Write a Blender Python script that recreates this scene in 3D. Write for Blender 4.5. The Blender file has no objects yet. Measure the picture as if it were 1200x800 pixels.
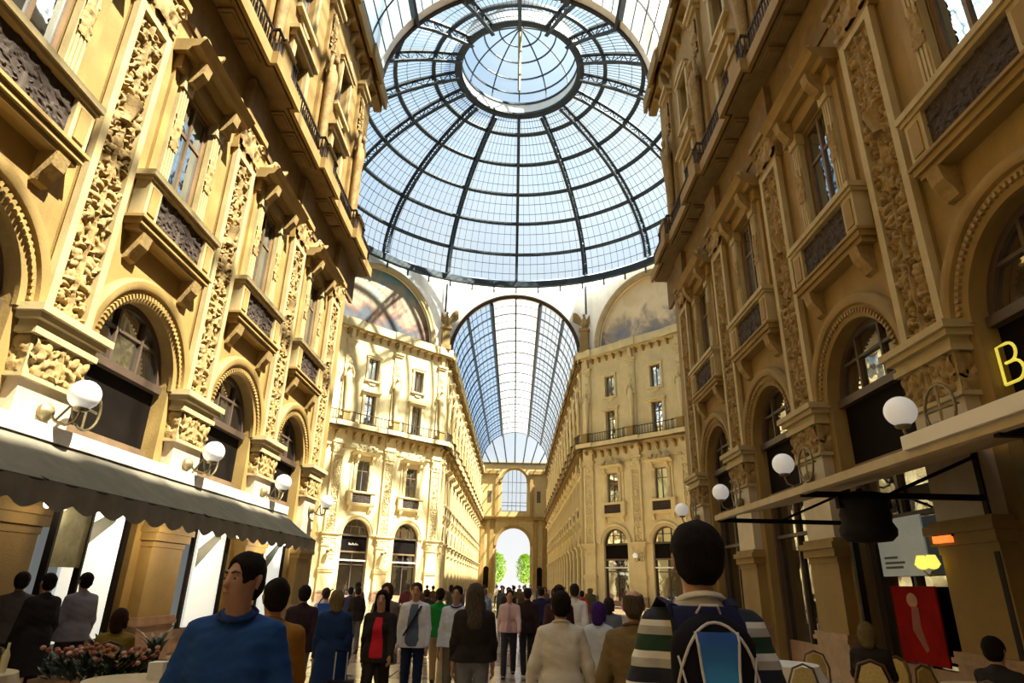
import bpy, bmesh, math, random
import numpy as np
from mathutils import Matrix, Vector

R = math.radians
pi = math.pi
random.seed(7)
sc = bpy.context.scene
col = sc.collection

# ------------------------------------------------------------------ camera, world, sun, exposure
# hall axes: x across (left wall negative), y along the arcade, z up
VF = np.array([603., 685.]); VV = np.array([645., -1509.]); CC = np.array([600., 400.])
FPX = math.sqrt(-np.dot(VF - CC, VV - CC))
def _dir(p):
    v = np.array([p[0] - 600, -(p[1] - 400), -FPX]); return v / np.linalg.norm(v)
_F = _dir(VF); _U = _dir(VV); _R = np.cross(_F, _U)
cam = bpy.data.objects.new('camera', bpy.data.cameras.new('camera')); col.objects.link(cam)
cam.data.sensor_width = 36; cam.data.lens = FPX / 1200 * 36; cam.data.clip_end = 2000; cam.data.clip_start = .05
_M = Matrix([list(_R), list(_F), list(_U)]).to_4x4(); _M.translation = (0.45, 0, 1.65)
cam.matrix_world = _M
sc.camera = cam

w = bpy.data.worlds.new('sky'); sc.world = w; w.use_nodes = True
nt = w.node_tree; nt.nodes.clear()
_o = nt.nodes.new('ShaderNodeOutputWorld'); _b = nt.nodes.new('ShaderNodeBackground')
_tc = nt.nodes.new('ShaderNodeTexCoord'); _n = nt.nodes.new('ShaderNodeTexNoise'); _r = nt.nodes.new('ShaderNodeValToRGB')
_n.inputs['Scale'].default_value = 1.6; _n.inputs['Detail'].default_value = 5
_r.color_ramp.elements[0].position = .42; _r.color_ramp.elements[0].color = (.50, .74, 1.0, 1)
_r.color_ramp.elements[1].position = .72; _r.color_ramp.elements[1].color = (.96, .985, 1.0, 1)
nt.links.new(_tc.outputs['Generated'], _n.inputs['Vector']); nt.links.new(_n.outputs['Fac'], _r.inputs['Fac'])
_sx = nt.nodes.new('ShaderNodeSeparateXYZ'); _mr = nt.nodes.new('ShaderNodeMapRange'); _mx = nt.nodes.new('ShaderNodeMix'); _mx.data_type = 'RGBA'
nt.links.new(_tc.outputs['Generated'], _sx.inputs[0]); nt.links.new(_sx.outputs['Z'], _mr.inputs['Value']); _mr.inputs['From Min'].default_value = .02; _mr.inputs['From Max'].default_value = .35
nt.links.new(_mr.outputs[0], _mx.inputs['Factor']); _mx.inputs['A'].default_value = (1, 1, 1, 1); nt.links.new(_r.outputs['Color'], _mx.inputs['B'])
nt.links.new(_mx.outputs['Result'], _b.inputs['Color']); _b.inputs['Strength'].default_value = 1.08
nt.links.new(_b.outputs[0], _o.inputs[0])

sun = bpy.data.objects.new('sun', bpy.data.lights.new('sun', 'SUN')); col.objects.link(sun)
sun.data.energy = 37.0; sun.data.angle = R(1.0); sun.data.color = (1.0, .91, .72)
_sd = Vector((1.0, -.45, 1.64)).normalized()          # towards the sun: right, behind the camera, high
sun.rotation_euler = _sd.to_track_quat('Z', 'Y').to_euler()

vs = sc.view_settings
vs.view_transform = 'Standard'; vs.look = 'None'; vs.gamma = 1; vs.use_curve_mapping = False; vs.exposure = -0.18
sc.cycles.max_bounces = 8; sc.cycles.diffuse_bounces = 5; sc.cycles.glossy_bounces = 3
sc.cycles.transparent_max_bounces = 16; sc.cycles.transmission_bounces = 4
sc.cycles.use_denoising = True
sc.cycles.caustics_reflective = False; sc.cycles.caustics_refractive = False
sc.cycles.sample_clamp_indirect = 6

# ------------------------------------------------------------------ geometry helpers
class G:
    def __init__(s): s.v = []; s.f = []
    def add(s, v, f, M=None):
        b = len(s.v)
        s.v += [tuple(M @ Vector(p)) for p in v] if M is not None else [tuple(p) for p in v]
        s.f += [tuple(i + b for i in q) for q in f]
        return s
    def box(s, x0, x1, y0, y1, z0, z1):
        return s.add([(x0,y0,z0),(x1,y0,z0),(x1,y1,z0),(x0,y1,z0),(x0,y0,z1),(x1,y0,z1),(x1,y1,z1),(x0,y1,z1)],
                     [(0,3,2,1),(4,5,6,7),(0,1,5,4),(1,2,6,5),(2,3,7,6),(3,0,4,7)])
    def quad(s, a, b, c, d): return s.add([a, b, c, d], [(0, 1, 2, 3)])
    def sweep(s, path, A, B, prof, closed=False, caps=True):
        n = len(prof); m = len(path); V = []; F = []
        for p, a, b in zip(path, A, B):
            p = Vector(p); a = Vector(a); b = Vector(b)
            for pa, pb in prof: V.append(p + a * pa + b * pb)
        for i in range(m if closed else m - 1):
            j = (i + 1) % m
            for k in range(n):
                l = (k + 1) % n
                F.append((i*n+k, j*n+k, j*n+l, i*n+l))
        if caps and not closed:
            F.append(tuple(range(n - 1, -1, -1))); F.append(tuple((m-1)*n + k for k in range(n)))
        return s.add(V, F)
    def tube(s, path, r, n=8, caps=True):
        path = [Vector(p) for p in path]; m = len(path); V = []; F = []
        if not hasattr(r, '__len__'): r = [r] * m
        ref = None
        for i in range(m):
            t = (path[min(i+1, m-1)] - path[max(i-1, 0)]).normalized()
            if ref is None or abs(ref.dot(t)) > .98:
                ref = Vector((0, 0, 1)) if abs(t.z) < .9 else Vector((0, 1, 0))
            x = t.cross(ref).normalized(); y = x.cross(t).normalized(); ref = y
            rr = r[i]; rx, ry = rr if hasattr(rr, '__len__') else (rr, rr)
            for k in range(n):
                a = 2 * pi * k / n; V.append(path[i] + x * math.cos(a) * rx + y * math.sin(a) * ry)
        for i in range(m - 1):
            for k in range(n):
                l = (k + 1) % n; F.append((i*n+k, i*n+l, (i+1)*n+l, (i+1)*n+k))
        if caps: F.append(tuple(range(n - 1, -1, -1))); F.append(tuple((m-1)*n + k for k in range(n)))
        return s.add(V, F)
    def loft(s, rings, n=14, caps=True):
        """rings: (x, y, z, rx, ry) horizontal ellipses"""
        V = []; F = []; m = len(rings)
        for (x, y, z, rx, ry) in rings:
            for k in range(n):
                a = 2 * pi * k / n; V.append((x + math.cos(a) * rx, y + math.sin(a) * ry, z))
        for i in range(m - 1):
            for k in range(n):
                l = (k + 1) % n; F.append((i*n+k, i*n+l, (i+1)*n+l, (i+1)*n+k))
        if caps: F.append(tuple(range(n - 1, -1, -1))); F.append(tuple((m-1)*n + k for k in range(n)))
        return s.add(V, F)
    def lathe(s, prof, n=16, c=(0, 0, 0)):
        return s.loft([(c[0], c[1], c[2] + z, max(r, 1e-4), max(r, 1e-4)) for r, z in prof], n)
    def ell(s, c, r, nu=12, nv=8, M=None):
        V = []; F = []
        for j in range(1, nv):
            b = -pi/2 + pi * j / nv
            for i in range(nu):
                a = 2*pi*i/nu; V.append((c[0]+r[0]*math.cos(b)*math.cos(a), c[1]+r[1]*math.cos(b)*math.sin(a), c[2]+r[2]*math.sin(b)))
        b0 = len(V); V += [(c[0], c[1], c[2]-r[2]), (c[0], c[1], c[2]+r[2])]
        for j in range(nv - 2):
            for i in range(nu):
                k = (i+1) % nu; F.append((j*nu+i, j*nu+k, (j+1)*nu+k, (j+1)*nu+i))
        for i in range(nu):
            k = (i+1) % nu; F.append((b0, k, i)); F.append((b0+1, (nv-2)*nu+i, (nv-2)*nu+k))
        return s.add(V, F, M)
    def prism_uz(s, poly, v0, v1):
        """polygon in (x,z) extruded along y"""
        n = len(poly)
        V = [(a, v0, b) for a, b in poly] + [(a, v1, b) for a, b in poly]
        F = [tuple(range(n)), tuple(range(2*n-1, n-1, -1))] + [(i, (i+1) % n + n*0, (i+1) % n + n, i + n) for i in range(n)]
        return s.add(V, F)
    def prism_vz(s, poly, u0, u1):
        """polygon in (y,z) extruded along x"""
        n = len(poly)
        V = [(u0, a, b) for a, b in poly] + [(u1, a, b) for a, b in poly]
        F = [tuple(range(n)), tuple(range(2*n-1, n-1, -1))] + [(i, (i+1) % n, (i+1) % n + n, i + n) for i in range(n)]
        return s.add(V, F)
    def grid(s, P):
        """P: array [ni][nj][3]"""
        ni = len(P); nj = len(P[0]); V = [tuple(p) for row in P for p in row]
        return s.add(V, [(i*nj+j, i*nj+j+1, (i+1)*nj+j+1, (i+1)*nj+j) for i in range(ni-1) for j in range(nj-1)])
    def mesh(s, mat, smooth=None, name='mesh'):
        me = bpy.data.meshes.new(name); me.from_pydata(s.v, [], s.f)
        if mat is not None: me.materials.append(mat)
        if smooth is not None:
            me.polygons.foreach_set('use_smooth', [True] * len(me.polygons))
            if smooth < 180: me.set_sharp_from_angle(angle=R(smooth))
        me.update(); return me

def link(name, data, parent=None, M=None, **props):
    o = bpy.data.objects.new(name, data); col.objects.link(o)
    if parent is not None: o.parent = parent
    if M is not None: o.matrix_local = M
    for k, v in props.items(): o[k] = v
    return o
def struct(name, me, label=None, parent=None, **props):
    o = link(name, me, parent)
    if parent is None: o['kind'] = 'structure'
    if label: o['label'] = label
    for k, v in props.items(): o[k] = v
    return o
class Node:
    """a piece in its thing's own frame; children are parts"""
    def __init__(s, name, me=None, ch=(), **props): s.name = name; s.me = me; s.ch = list(ch); s.props = props
def place(nd, M, parent=None, name=None, **props):
    o = link(name or nd.name, nd.me, parent, M, **nd.props)
    for k, v in props.items(): o[k] = v
    for c in nd.ch: place(c, None, o)
    return o
def TR(x, y, z, rz=0): return Matrix.Translation((x, y, z)) @ Matrix.Rotation(R(rz), 4, 'Z')

# ------------------------------------------------------------------ materials
MATS = {}
def mat(name, color, rough=.6, metal=0, var=.12, scale=3.0, bump=0, bscale=40, dirt=0, spec=.5, emit=None, estr=0, stretch=None, coat=0):
    if name in MATS: return MATS[name]
    m = bpy.data.materials.new(name); m.use_nodes = True; t = m.node_tree; N = t.nodes; L = t.links
    p = N['Principled BSDF']; p.inputs['Roughness'].default_value = rough; p.inputs['Metallic'].default_value = metal
    p.inputs['Specular IOR Level'].default_value = spec
    if coat: p.inputs['Coat Weight'].default_value = coat; p.inputs['Coat Roughness'].default_value = .1
    c = tuple(color) + (1,)
    tc = N.new('ShaderNodeTexCoord'); src = tc.outputs['Object']
    if stretch:
        mp = N.new('ShaderNodeMapping'); mp.inputs['Scale'].default_value = stretch; L.new(src, mp.inputs[0]); src = mp.outputs[0]
    if var or dirt:
        n = N.new('ShaderNodeTexNoise'); n.inputs['Scale'].default_value = scale; n.inputs['Detail'].default_value = 6; n.inputs['Roughness'].default_value = .62
        L.new(src, n.inputs['Vector'])
        r = N.new('ShaderNodeValToRGB'); L.new(n.outputs['Fac'], r.inputs[0])
        e = r.color_ramp.elements
        e[0].position = .3; e[0].color = tuple(x * (1 - var) for x in color) + (1,)
        e[1].position = .7; e[1].color = tuple(min(1, x * (1 + var)) for x in color) + (1,)
        out = r.outputs[0]
        if dirt:
            n2 = N.new('ShaderNodeTexNoise'); n2.inputs['Scale'].default_value = scale * .45; n2.inputs['Detail'].default_value = 8; n2.inputs['Roughness'].default_value = .7
            mp2 = N.new('ShaderNodeMapping'); mp2.inputs['Scale'].default_value = (1.6, 1.6, .35); L.new(tc.outputs['Object'], mp2.inputs[0]); L.new(mp2.outputs[0], n2.inputs['Vector'])
            r2 = N.new('ShaderNodeValToRGB'); r2.color_ramp.elements[0].position = .5; r2.color_ramp.elements[1].position = .75
            r2.color_ramp.elements[0].color = (0, 0, 0, 1); r2.color_ramp.elements[1].color = (dirt,) * 3 + (1,)
            L.new(n2.outputs['Fac'], r2.inputs[0])
            mx = N.new('ShaderNodeMix'); mx.data_type = 'RGBA'; L.new(r2.outputs[0], mx.inputs['Factor'])
            L.new(out, mx.inputs['A']); mx.inputs['B'].default_value = tuple(x * y for x, y in zip(color, (.38, .3, .22))) + (1,)
            out = mx.outputs['Result']
        L.new(out, p.inputs['Base Color'])
    else: p.inputs['Base Color'].default_value = c
    if bump:
        nb = N.new('ShaderNodeTexNoise'); nb.inputs['Scale'].default_value = bscale; nb.inputs['Detail'].default_value = 4; L.new(src, nb.inputs['Vector'])
        b = N.new('ShaderNodeBump'); b.inputs['Strength'].default_value = bump; b.inputs['Distance'].default_value = .02
        L.new(nb.outputs['Fac'], b.inputs['Height']); L.new(b.outputs[0], p.inputs['Normal'])
    if emit:
        p.inputs['Emission Color'].default_value = tuple(emit) + (1,); p.inputs['Emission Strength'].default_value = estr
    MATS[name] = m; return m
def glossmat(name, base, fac, tint=(1, 1, 1), rough=.03):
    """dark window glass: a mirror-like coat over a dark room"""
    m = bpy.data.materials.new(name); m.use_nodes = True; t = m.node_tree; t.nodes.clear(); N = t.nodes; L = t.links
    o = N.new('ShaderNodeOutputMaterial'); mx = N.new('ShaderNodeMixShader'); d = N.new('ShaderNodeBsdfDiffuse'); g = N.new('ShaderNodeBsdfGlossy')
    d.inputs[0].default_value = tuple(base) + (1,); g.inputs[0].default_value = tuple(tint) + (1,); g.inputs['Roughness'].default_value = rough
    tc = N.new('ShaderNodeTexCoord'); n = N.new('ShaderNodeTexNoise'); n.inputs['Scale'].default_value = 1.3; n.inputs['Detail'].default_value = 2
    b = N.new('ShaderNodeBump'); b.inputs['Strength'].default_value = .12; b.inputs['Distance'].default_value = .05
    L.new(tc.outputs['Object'], n.inputs['Vector']); L.new(n.outputs['Fac'], b.inputs['Height']); L.new(b.outputs[0], g.inputs['Normal'])
    mx.inputs[0].default_value = fac; L.new(d.outputs[0], mx.inputs[1]); L.new(g.outputs[0], mx.inputs[2]); L.new(mx.outputs[0], o.inputs[0])
    MATS[name] = m; return m
def roofglass(name, tcol, fac, dcol, scale=.6):
    """roof glass: part clear, part milky"""
    m = bpy.data.materials.new(name); m.use_nodes = True; t = m.node_tree; t.nodes.clear(); N = t.nodes; L = t.links
    o = N.new('ShaderNodeOutputMaterial'); mx = N.new('ShaderNodeMixShader'); a = N.new('ShaderNodeBsdfTransparent'); d = N.new('ShaderNodeBsdfTranslucent')
    a.inputs[0].default_value = tuple(tcol) + (1,); d.inputs[0].default_value = tuple(dcol) + (1,)
    mx.inputs[0].default_value = fac; L.new(a.outputs[0], mx.inputs[1]); L.new(d.outputs[0], mx.inputs[2]); L.new(mx.outputs[0], o.inputs[0])
    MATS[name] = m; return m

STONE = mat('stone', (.265, .170, .048), .75, var=.16, scale=1.2, bump=.25, bscale=30, dirt=.55)
STONE2 = mat('stone_carved', (.275, .182, .062), .8, var=.28, scale=6, bump=.5, bscale=22, dirt=.5)
CREAM = mat('stone_pale', (.41, .32, .155), .7, var=.12, scale=2, bump=.2, bscale=35, dirt=.35)
SOFFIT_SHADE = mat('stone_soffit_shade', (.16, .10, .034), .85, var=.25, scale=2.5, bump=.3, bscale=20)  # same stone darkened: shade under the gallery put into the colour
MARBLE = mat('marble_pier', (.46, .38, .27), .45, var=.14, scale=1.5, dirt=.3, bump=.06)
BROWNM = mat('marble_plinth', (.30, .18, .11), .35, var=.3, scale=3)
STONE_GLARE = mat('stone_glare', (.62, .51, .275), .75, var=.10, scale=1.2, bump=.2, bscale=30, dirt=.3)  # same stone made paler: glare in the octagon put into the colour
PLASTER = mat('plaster_white', (.90, .89, .84), .8, var=.05, scale=1.2, dirt=.25)
IRON = mat('iron_blue_black', (.020, .030, .042), .5, var=.2, scale=4, spec=.4)
IRONB = mat('iron_black', (.008, .007, .007), .65, var=.2, spec=.2)
BRONZE = mat('bronze_dark', (.035, .020, .012), .8, var=.4, scale=12, bump=.4, bscale=30)
DARKP = mat('fascia_dark', (.007, .005, .004), .7, var=.2, spec=.05)
WOOD = mat('frame_dark', (.07, .045, .03), .5, var=.2)
WFRAME = mat('window_frame_brown', (.16, .10, .055), .5, var=.2)
GLASSW = glossmat('window_glass', (.014, .02, .03), .6, (.85, .95, 1.0))
GLASSD = glossmat('shop_glass', (.010, .008, .006), .30)
ROOFG = roofglass('dome_glass', (.84, .94, 1.0), .03, (.9, .95, 1.0))
ROOFN = roofglass('vault_glass', (.90, .93, .94), .02, (.95, .95, .92))
ROOFM = roofglass('ridge_glass', (.95, .95, .93), .22, (.95, .95, .93))
ROOFB = roofglass('vault_sky_tint', (.66, .82, .97), .02, (.9, .95, 1.0))  # left vault panes: bluer, darker sky view put into the tint
GLOBE = mat('opal_globe', (.86, .86, .84), .25, var=.0, emit=(1, .97, .92), estr=.25)

# ------------------------------------------------------------------ carved relief surfaces
def relief_height(w, h, nx, nz, seed, depth, blobs, symm=True, leaf=.10):
    rng = np.random.RandomState(seed)
    X, Z = np.meshgrid(np.linspace(-w/2, w/2, nx), np.linspace(0, h, nz))
    Hh = np.zeros_like(X)
    for i in range(blobs):
        cx = rng.uniform(0 if symm else -w/2, w/2 * .95); cz = rng.uniform(0, h)
        a = rng.uniform(0, pi); l = leaf * rng.uniform(.5, 1.5); s = l * rng.uniform(.28, .6); am = rng.uniform(.35, 1)
        for sg in ((1, -1) if symm else (1,)):
            dx = X * sg - cx; dz = Z - cz
            p = dx * math.cos(a) + dz * math.sin(a); q = -dx * math.sin(a) + dz * math.cos(a) + 1.6 * p * p
            e = (p / l) ** 2 + (q / s) ** 2
            Hh = np.maximum(Hh, am * np.clip(1 - e, 0, 1) ** .33)
    if symm:
        Hh = np.maximum(Hh, .9 * np.sqrt(np.clip(1 - (X / (.035 + .02 * np.sin(Z * 9))) ** 2, 0, 1)))
    return X, Z, Hh * depth
def relief_mesh(w, h, nx, nz, seed, depth, blobs, v0, z0, m, leaf=.10, symm=True, u0=0):
    X, Z, Hh = relief_height(w, h, nx, nz, seed, depth, blobs, symm, leaf)
    P = np.stack([X + u0, v0 + Hh, Z + z0], -1)
    return G().grid(P).mesh(m, 60)

# ------------------------------------------------------------------ facade dimensions
HW = 7.25            # half width of the arcades
PITCH = 4.6; ARCH_R = 1.38; SPRING = 5.45
Y_NEAR = 25.2; Y_FAR = 64.7; YC = 44.5
PIL_Y = [9.6 + 4.6 * k for k in range(-2, 4)]
BAY_Y = [11.9 + 4.6 * k for k in range(-2, 3)]
Z_GAL = 15.15; Z_TOP = 25.0

# ---- parts of a bay, in wall axes: x along the wall, y out of the wall, z up
def moulding(u, d, zlist):
    """stack of boxes (z0, z1, extra)"""
    g = G()
    for z0, z1, e in zlist: g.box(-u - e, u + e, -.02, d + e, z0, z1)
    return g
def build_pier():
    sh = G(); sh.box(-.62, .62, -.02, .22, 2.3, 4.40)
    base = moulding(.70, .30, [(0, .72, 0), (.72, .80, .05), (.80, .88, .02)]).mesh(BROWNM)
    ped = moulding(.66, .26, [(2.22, 2.34, .0), (2.34, 2.50, .07), (2.50, 2.62, .12), (2.62, 2.70, .05)]).mesh(STONE)
    cap = Node('capital', moulding(.66, .25, [(4.40, 4.47, .05), (4.47, 5.10, .0)]).mesh(CREAM))
    cap.ch.append(Node('relief', relief_mesh(1.26, .60, 56, 28, 3, .10, 44, .24, 4.48, STONE2, .10)))
    for s in (-1, 1):
        X, Z, Hh = relief_height(.26, .60, 9, 20, 5, .07, 20, False, .1)
        P = np.stack([s * (.66 + Hh), .12 + X, Z + 4.48], -1)
        cap.ch.append(Node('relief', G().grid(P).mesh(STONE2, 60)))
    imp = Node('impost', moulding(.72, .30, [(5.08, 5.18, .04), (5.18, 5.30, .0), (5.30, 5.40, .10), (5.40, 5.52, .17)]).mesh(CREAM))
    return Node('pier', sh.mesh(MARBLE), [Node('plinth', base), Node('pedestal', G().box(-.64, .64, -.02, .24, .86, 2.3).mesh(STONE)), Node('pedestal_moulding', ped), cap, imp])
def build_pilaster():
    g = G(); g.box(-.56, .56, -.02, .10, 5.52, 12.45)
    fr = []
    for s in (-1, 1):
        fr.append(Node('border_strip', G().box(s * .49 - .085, s * .49 + .085, .08, .21, 5.52, 12.25).mesh(CREAM)))
    fr.append(Node('border_strip', G().box(-.405, .405, .08, .20, 12.10, 12.25).mesh(CREAM)))
    rl = Node('relief', relief_mesh(.80, 6.45, 44, 330, 11, .16, 300, .07, 5.58, STONE2, .095))
    vase = G().lathe([(.02, 0), (.16, .05), (.10, .12), (.2, .4), (.24, .55), (.1, .62), (.02, .64)], 10, (0, .12, 9.6)).mesh(STONE2, 60)
    cap = G()
    for z0, z1, e in [(12.25, 12.36, .04), (12.36, 13.1, 0), (13.1, 13.25, .08), (13.25, 13.42, .16)]: cap.box(-.58 - e, .58 + e, -.02, .16 + e, z0, z1)
    cp = Node('capital', cap.mesh(STONE))
    cp.ch.append(Node('relief', relief_mesh(1.14, .72, 34, 20, 21, .14, 45, .16, 12.38, STONE2, .16)))
    for s in (-1, 1):
        v = G(); pth = []
        for i in range(15):
            a = i / 14 * 3.4 * pi; r = .15 * (1 - i / 17); pth.append((s * (.50 + r * math.cos(a)), .28, 12.98 + r * math.sin(a)))
        v.tube(pth, [.05 - .002 * i for i in range(15)], 6); cp.ch.append(Node('volute', v.mesh(STONE, 60)))
    fz = G()   # frieze block with bracket up to the gallery
    fz.box(-.55, .55, -.02, .24, 13.42, 14.6)
    return Node('pilaster', g.mesh(STONE), fr + [rl, Node('vase_relief', vase), cp, Node('frieze_block', fz.mesh(SOFFIT_SHADE))])
def arc_pts(r, n, zc=SPRING, a0=0, a1=pi): return [(r * math.cos(a0 + (a1-a0) * i / n), zc + r * math.sin(a0 + (a1-a0) * i / n)) for i in range(n + 1)]
def build_archivolt():
    n = 28; path = []; A = []; B = []
    for i in range(n + 1):
        a = pi * i / n; path.append((0, 0, SPRING)); A.append((math.cos(a), 0, math.sin(a))); B.append((0, 1, 0))
    g = G().sweep(path, A, B, [(1.37, -.02), (1.37, .06), (1.45, .10), (1.62, .10), (1.64, .17), (1.70, .20), (1.80, .20), (1.86, .12), (1.86, -.02)])
    nd = Node('archivolt', g.mesh(STONE, 45))
    bd = G()
    for i in range(44):
        a = pi * (i + .5) / 44; c = (1.50 * math.cos(a), .12, SPRING + 1.50 * math.sin(a))
        M = Matrix.Translation(c) @ Matrix.Rotation(-a, 4, 'Y')
        bd.add(*boxdata(.045, .035, .026), M)
    nd.ch.append(Node('dentil_course', bd.mesh(STONE), kind='stuff'))
    return nd
def boxdata(a, b, c):
    g = G().box(-a, a, -b, b, -c, c); return g.v, g.f
def build_balcony(wd=1.42):
    sl = G()
    for z0, z1, e in [(7.92, 8.02, -.06), (8.02, 8.14, 0), (8.14, 8.20, .05)]: sl.box(-wd - e, wd + e, -.02, .36 + e, z0, z1)
    nd = Node('balcony', sl.mesh(STONE))
    for s in (-1, 1):
        c = G().prism_vz([(-.02, 7.36), (.10, 7.40), (.16, 7.52), (.28, 7.68), (.33, 7.92), (-.02, 7.92)], s * 1.05 - .15, s * 1.05 + .15)
        nd.ch.append(Node('bracket', c.mesh(STONE2)))
        pd = G().box(s * 1.18 - .22, s * 1.18 + .22, .02, .33, 8.20, 9.02)
        nd.ch.append(Node('pedestal', pd.mesh(CREAM), [Node('pedestal_panel', G().box(s*1.18-.13, s*1.18+.13, .32, .355, 8.32, 8.9).mesh(STONE))]))
    rl = G().box(-wd - .02, wd + .02, .0, .37, 9.02, 9.10).box(-wd - .06, wd + .06, -.02, .42, 9.10, 9.22)
    nd.ch.append(Node('top_rail', rl.mesh(CREAM)))
    X, Z, Hh = relief_height(1.92, .80, 48, 24, 31, .05, 90, True, .09)
    gr = G().grid(np.stack([X, .24 + Hh, Z + 8.21], -1)); gr.box(-.96, .96, .18, .25, 8.2, 9.02)
    nd.ch.append(Node('grille', gr.mesh(BRONZE)))
    return nd
def build_window():
    """tall first-floor window with surround and cornice; opening .62 half width, z 9.2..12"""
    fr = G()
    for s in (-1, 1): fr.box(s*.60 - .05, s*.60 + .05, -.16, -.06, 9.2, 12.0)
    fr.box(-.62, .62, -.16, -.06, 11.92, 12.0).box(-.62, .62, -.16, -.06, 9.2, 9.28).box(-.04, .04, -.16, -.05, 9.2, 12.0).box(-.62, .62, -.15, -.07, 11.05, 11.13)
    nd = Node('window', None, [Node('frame', fr.mesh(WFRAME))])
    for s in (-1, 1):
        for z0, z1 in ((9.26, 11.07), (11.11, 11.94)):
            nd.ch.append(Node('pane', G().box(min(s*.03, s*.58), max(s*.03, s*.58), -.12, -.10, z0, z1).mesh(GLASSW)))
    for s in (-1, 1):
        j = G().box(s*.80 - .16, s*.80 + .16, -.02, .14, 9.22, 12.05)
        for q in (-.09, 0, .09): j.box(s*.80 + q - .028, s*.80 + q + .028, .13, .17, 9.4, 11.7)
        j.box(s*.80 - .2, s*.80 + .2, -.02, .2, 11.75, 12.05)
        nd.ch.append(Node('jamb', j.mesh(CREAM), [Node('relief', relief_mesh(.30, .9, 10, 26, 8, .06, 26, .15, 10.2, STONE2, .09, u0=s*.80))]))
        nd.ch.append(Node('outer_strip', G().box(s*1.12 - .11, s*1.12 + .11, -.02, .08, 9.22, 12.05).mesh(STONE)))
        c = G().prism_vz([(.1, 11.9), (.3, 11.95), (.5, 12.2), (.55, 12.45), (.1, 12.45)], s*.80 - .13, s*.80 + .13)
        nd.ch.append(Node('console', c.mesh(STONE2)))
    h = G()
    h.box(-1.25, 1.25, -.02, .20, 12.05, 12.42).prism_vz([(-.02, 12.42), (.34, 12.42), (.40, 12.52), (.56, 12.56), (.62, 12.66), (.70, 12.74), (-.02, 12.74)], -1.38, 1.38)
    nd.ch.append(Node('hood', h.mesh(STONE)))
    cr = G(); rr = random.Random(5)
    X, Z, Hh = relief_height(2.3, .85, 46, 24, 44, 1.0, 34, True, .22)
    topc = .80 * np.sqrt(np.clip(1 - (X / 1.2) ** 2, 0, 1)) * (.75 + .25 * np.cos(X * 9)) + .05
    Zt = Z / .85 * topc
    nd.ch.append(Node('crest', G().grid(np.stack([X, .10 + Hh * .30, 12.74 + Zt], -1)).mesh(STONE2, 60)))
    for s in (-1, 1):
        pth = []
        for i in range(14):
            a = i / 13 * 3 * pi; r = .2 * (1 - i / 16); pth.append((s * (.95 - r * math.cos(a)), .42, 12.95 + r * math.sin(a)))
        nd.ch.append(Node('scroll', G().tube(pth, [.06 - .002*i for i in range(14)], 6).mesh(STONE2, 60)))
    return nd
def build_arch_window(kind):
    """glazing of an arcade arch; kind: left (dark), right (mirror lit)"""
    n = 20; arc = arc_pts(1.30, n)
    pane_m = GLASSW if kind == 'far' else GLASSD2
    # frame rim
    path = [(1.31 * math.cos(pi*i/n), -.34, SPRING + 1.31 * math.sin(pi*i/n)) for i in range(n + 1)]
    A = [(math.cos(pi*i/n), 0, math.sin(pi*i/n)) for i in range(n + 1)]
    fr = G().sweep(path, A, [(0, 1, 0)] * (n + 1), [(-.06, 0), (.08, 0), (.08, .12), (-.06, .12)])
    nd = Node('window', None, [Node('frame', fr.mesh(WOOD, 40))])
    nd.ch.append(Node('transom', G().box(-1.36, 1.36, -.36, -.14, SPRING - .10, SPRING + .06).mesh(WOOD)))
    cuts = [-1.30, -.44, .44, 1.30]
    for a, b in zip(cuts[:-1], cuts[1:]):
        us = [a + (b - a) * i / 6 for i in range(7)]
        poly = [(b, SPRING), (a, SPRING)] + [(u, SPRING + math.sqrt(max(0, 1.30**2 - u*u))) for u in us]
        poly = [p for i, p in enumerate(poly) if i == 0 or (abs(p[0]-poly[i-1][0]) + abs(p[1]-poly[i-1][1])) > 1e-4]
        if abs(poly[-1][0]-poly[0][0]) + abs(poly[-1][1]-poly[0][1]) < 1e-4: poly.pop()
        nd.ch.append(Node('pane', G().prism_uz(poly, -.31, -.29).mesh(pane_m)))
    for u in (-.44, .44): nd.ch.append(Node('mullion', G().box(u - .035, u + .035, -.35, -.22, SPRING, SPRING + math.sqrt(1.30**2 - u*u)).mesh(WOOD)))
    nd.ch.append(Node('mullion', G().box(-1.05, 1.05, -.34, -.23, SPRING + .72, SPRING + .78).mesh(WOOD)))
    return nd
def build_shopfront(kind):
    nd = Node('shopfront', G().box(-1.37, 1.37, -.40, -.30, 4.1, SPRING - .1).mesh(DARKP))
    nd.ch.append(Node('fascia_trim', G().box(-1.37, 1.37, -.30, -.20, 3.98, 4.12).mesh(WFRAME)))
    for s in (-1, 1): nd.ch.append(Node('post', G().box(s*1.31 - .06, s*1.31 + .06, -.42, -.22, 0, 4.0).mesh(WOOD)))
    nd.ch.append(Node('post', G().box(-.04, .04, -.4, -.26, .5, 4.0).mesh(WOOD)))
    nd.ch.append(Node('stall_riser', G().box(-1.25, 1.25, -.42, -.25, 0, .5).mesh(BROWNM)))
    nd.ch.append(Node('bar', G().box(-1.25, 1.25, -.40, -.26, 2.95, 3.03).mesh(WOOD)))
    for s in (-1, 1):
        for z0, z1 in ((.5, 2.95), (3.03, 4.0)):
            nd.ch.append(Node('pane', G().box(min(s*.04, s*1.25), max(s*.04, s*1.25), -.36, -.34, z0, z1).mesh(GLASSD)))
    return nd
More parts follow.
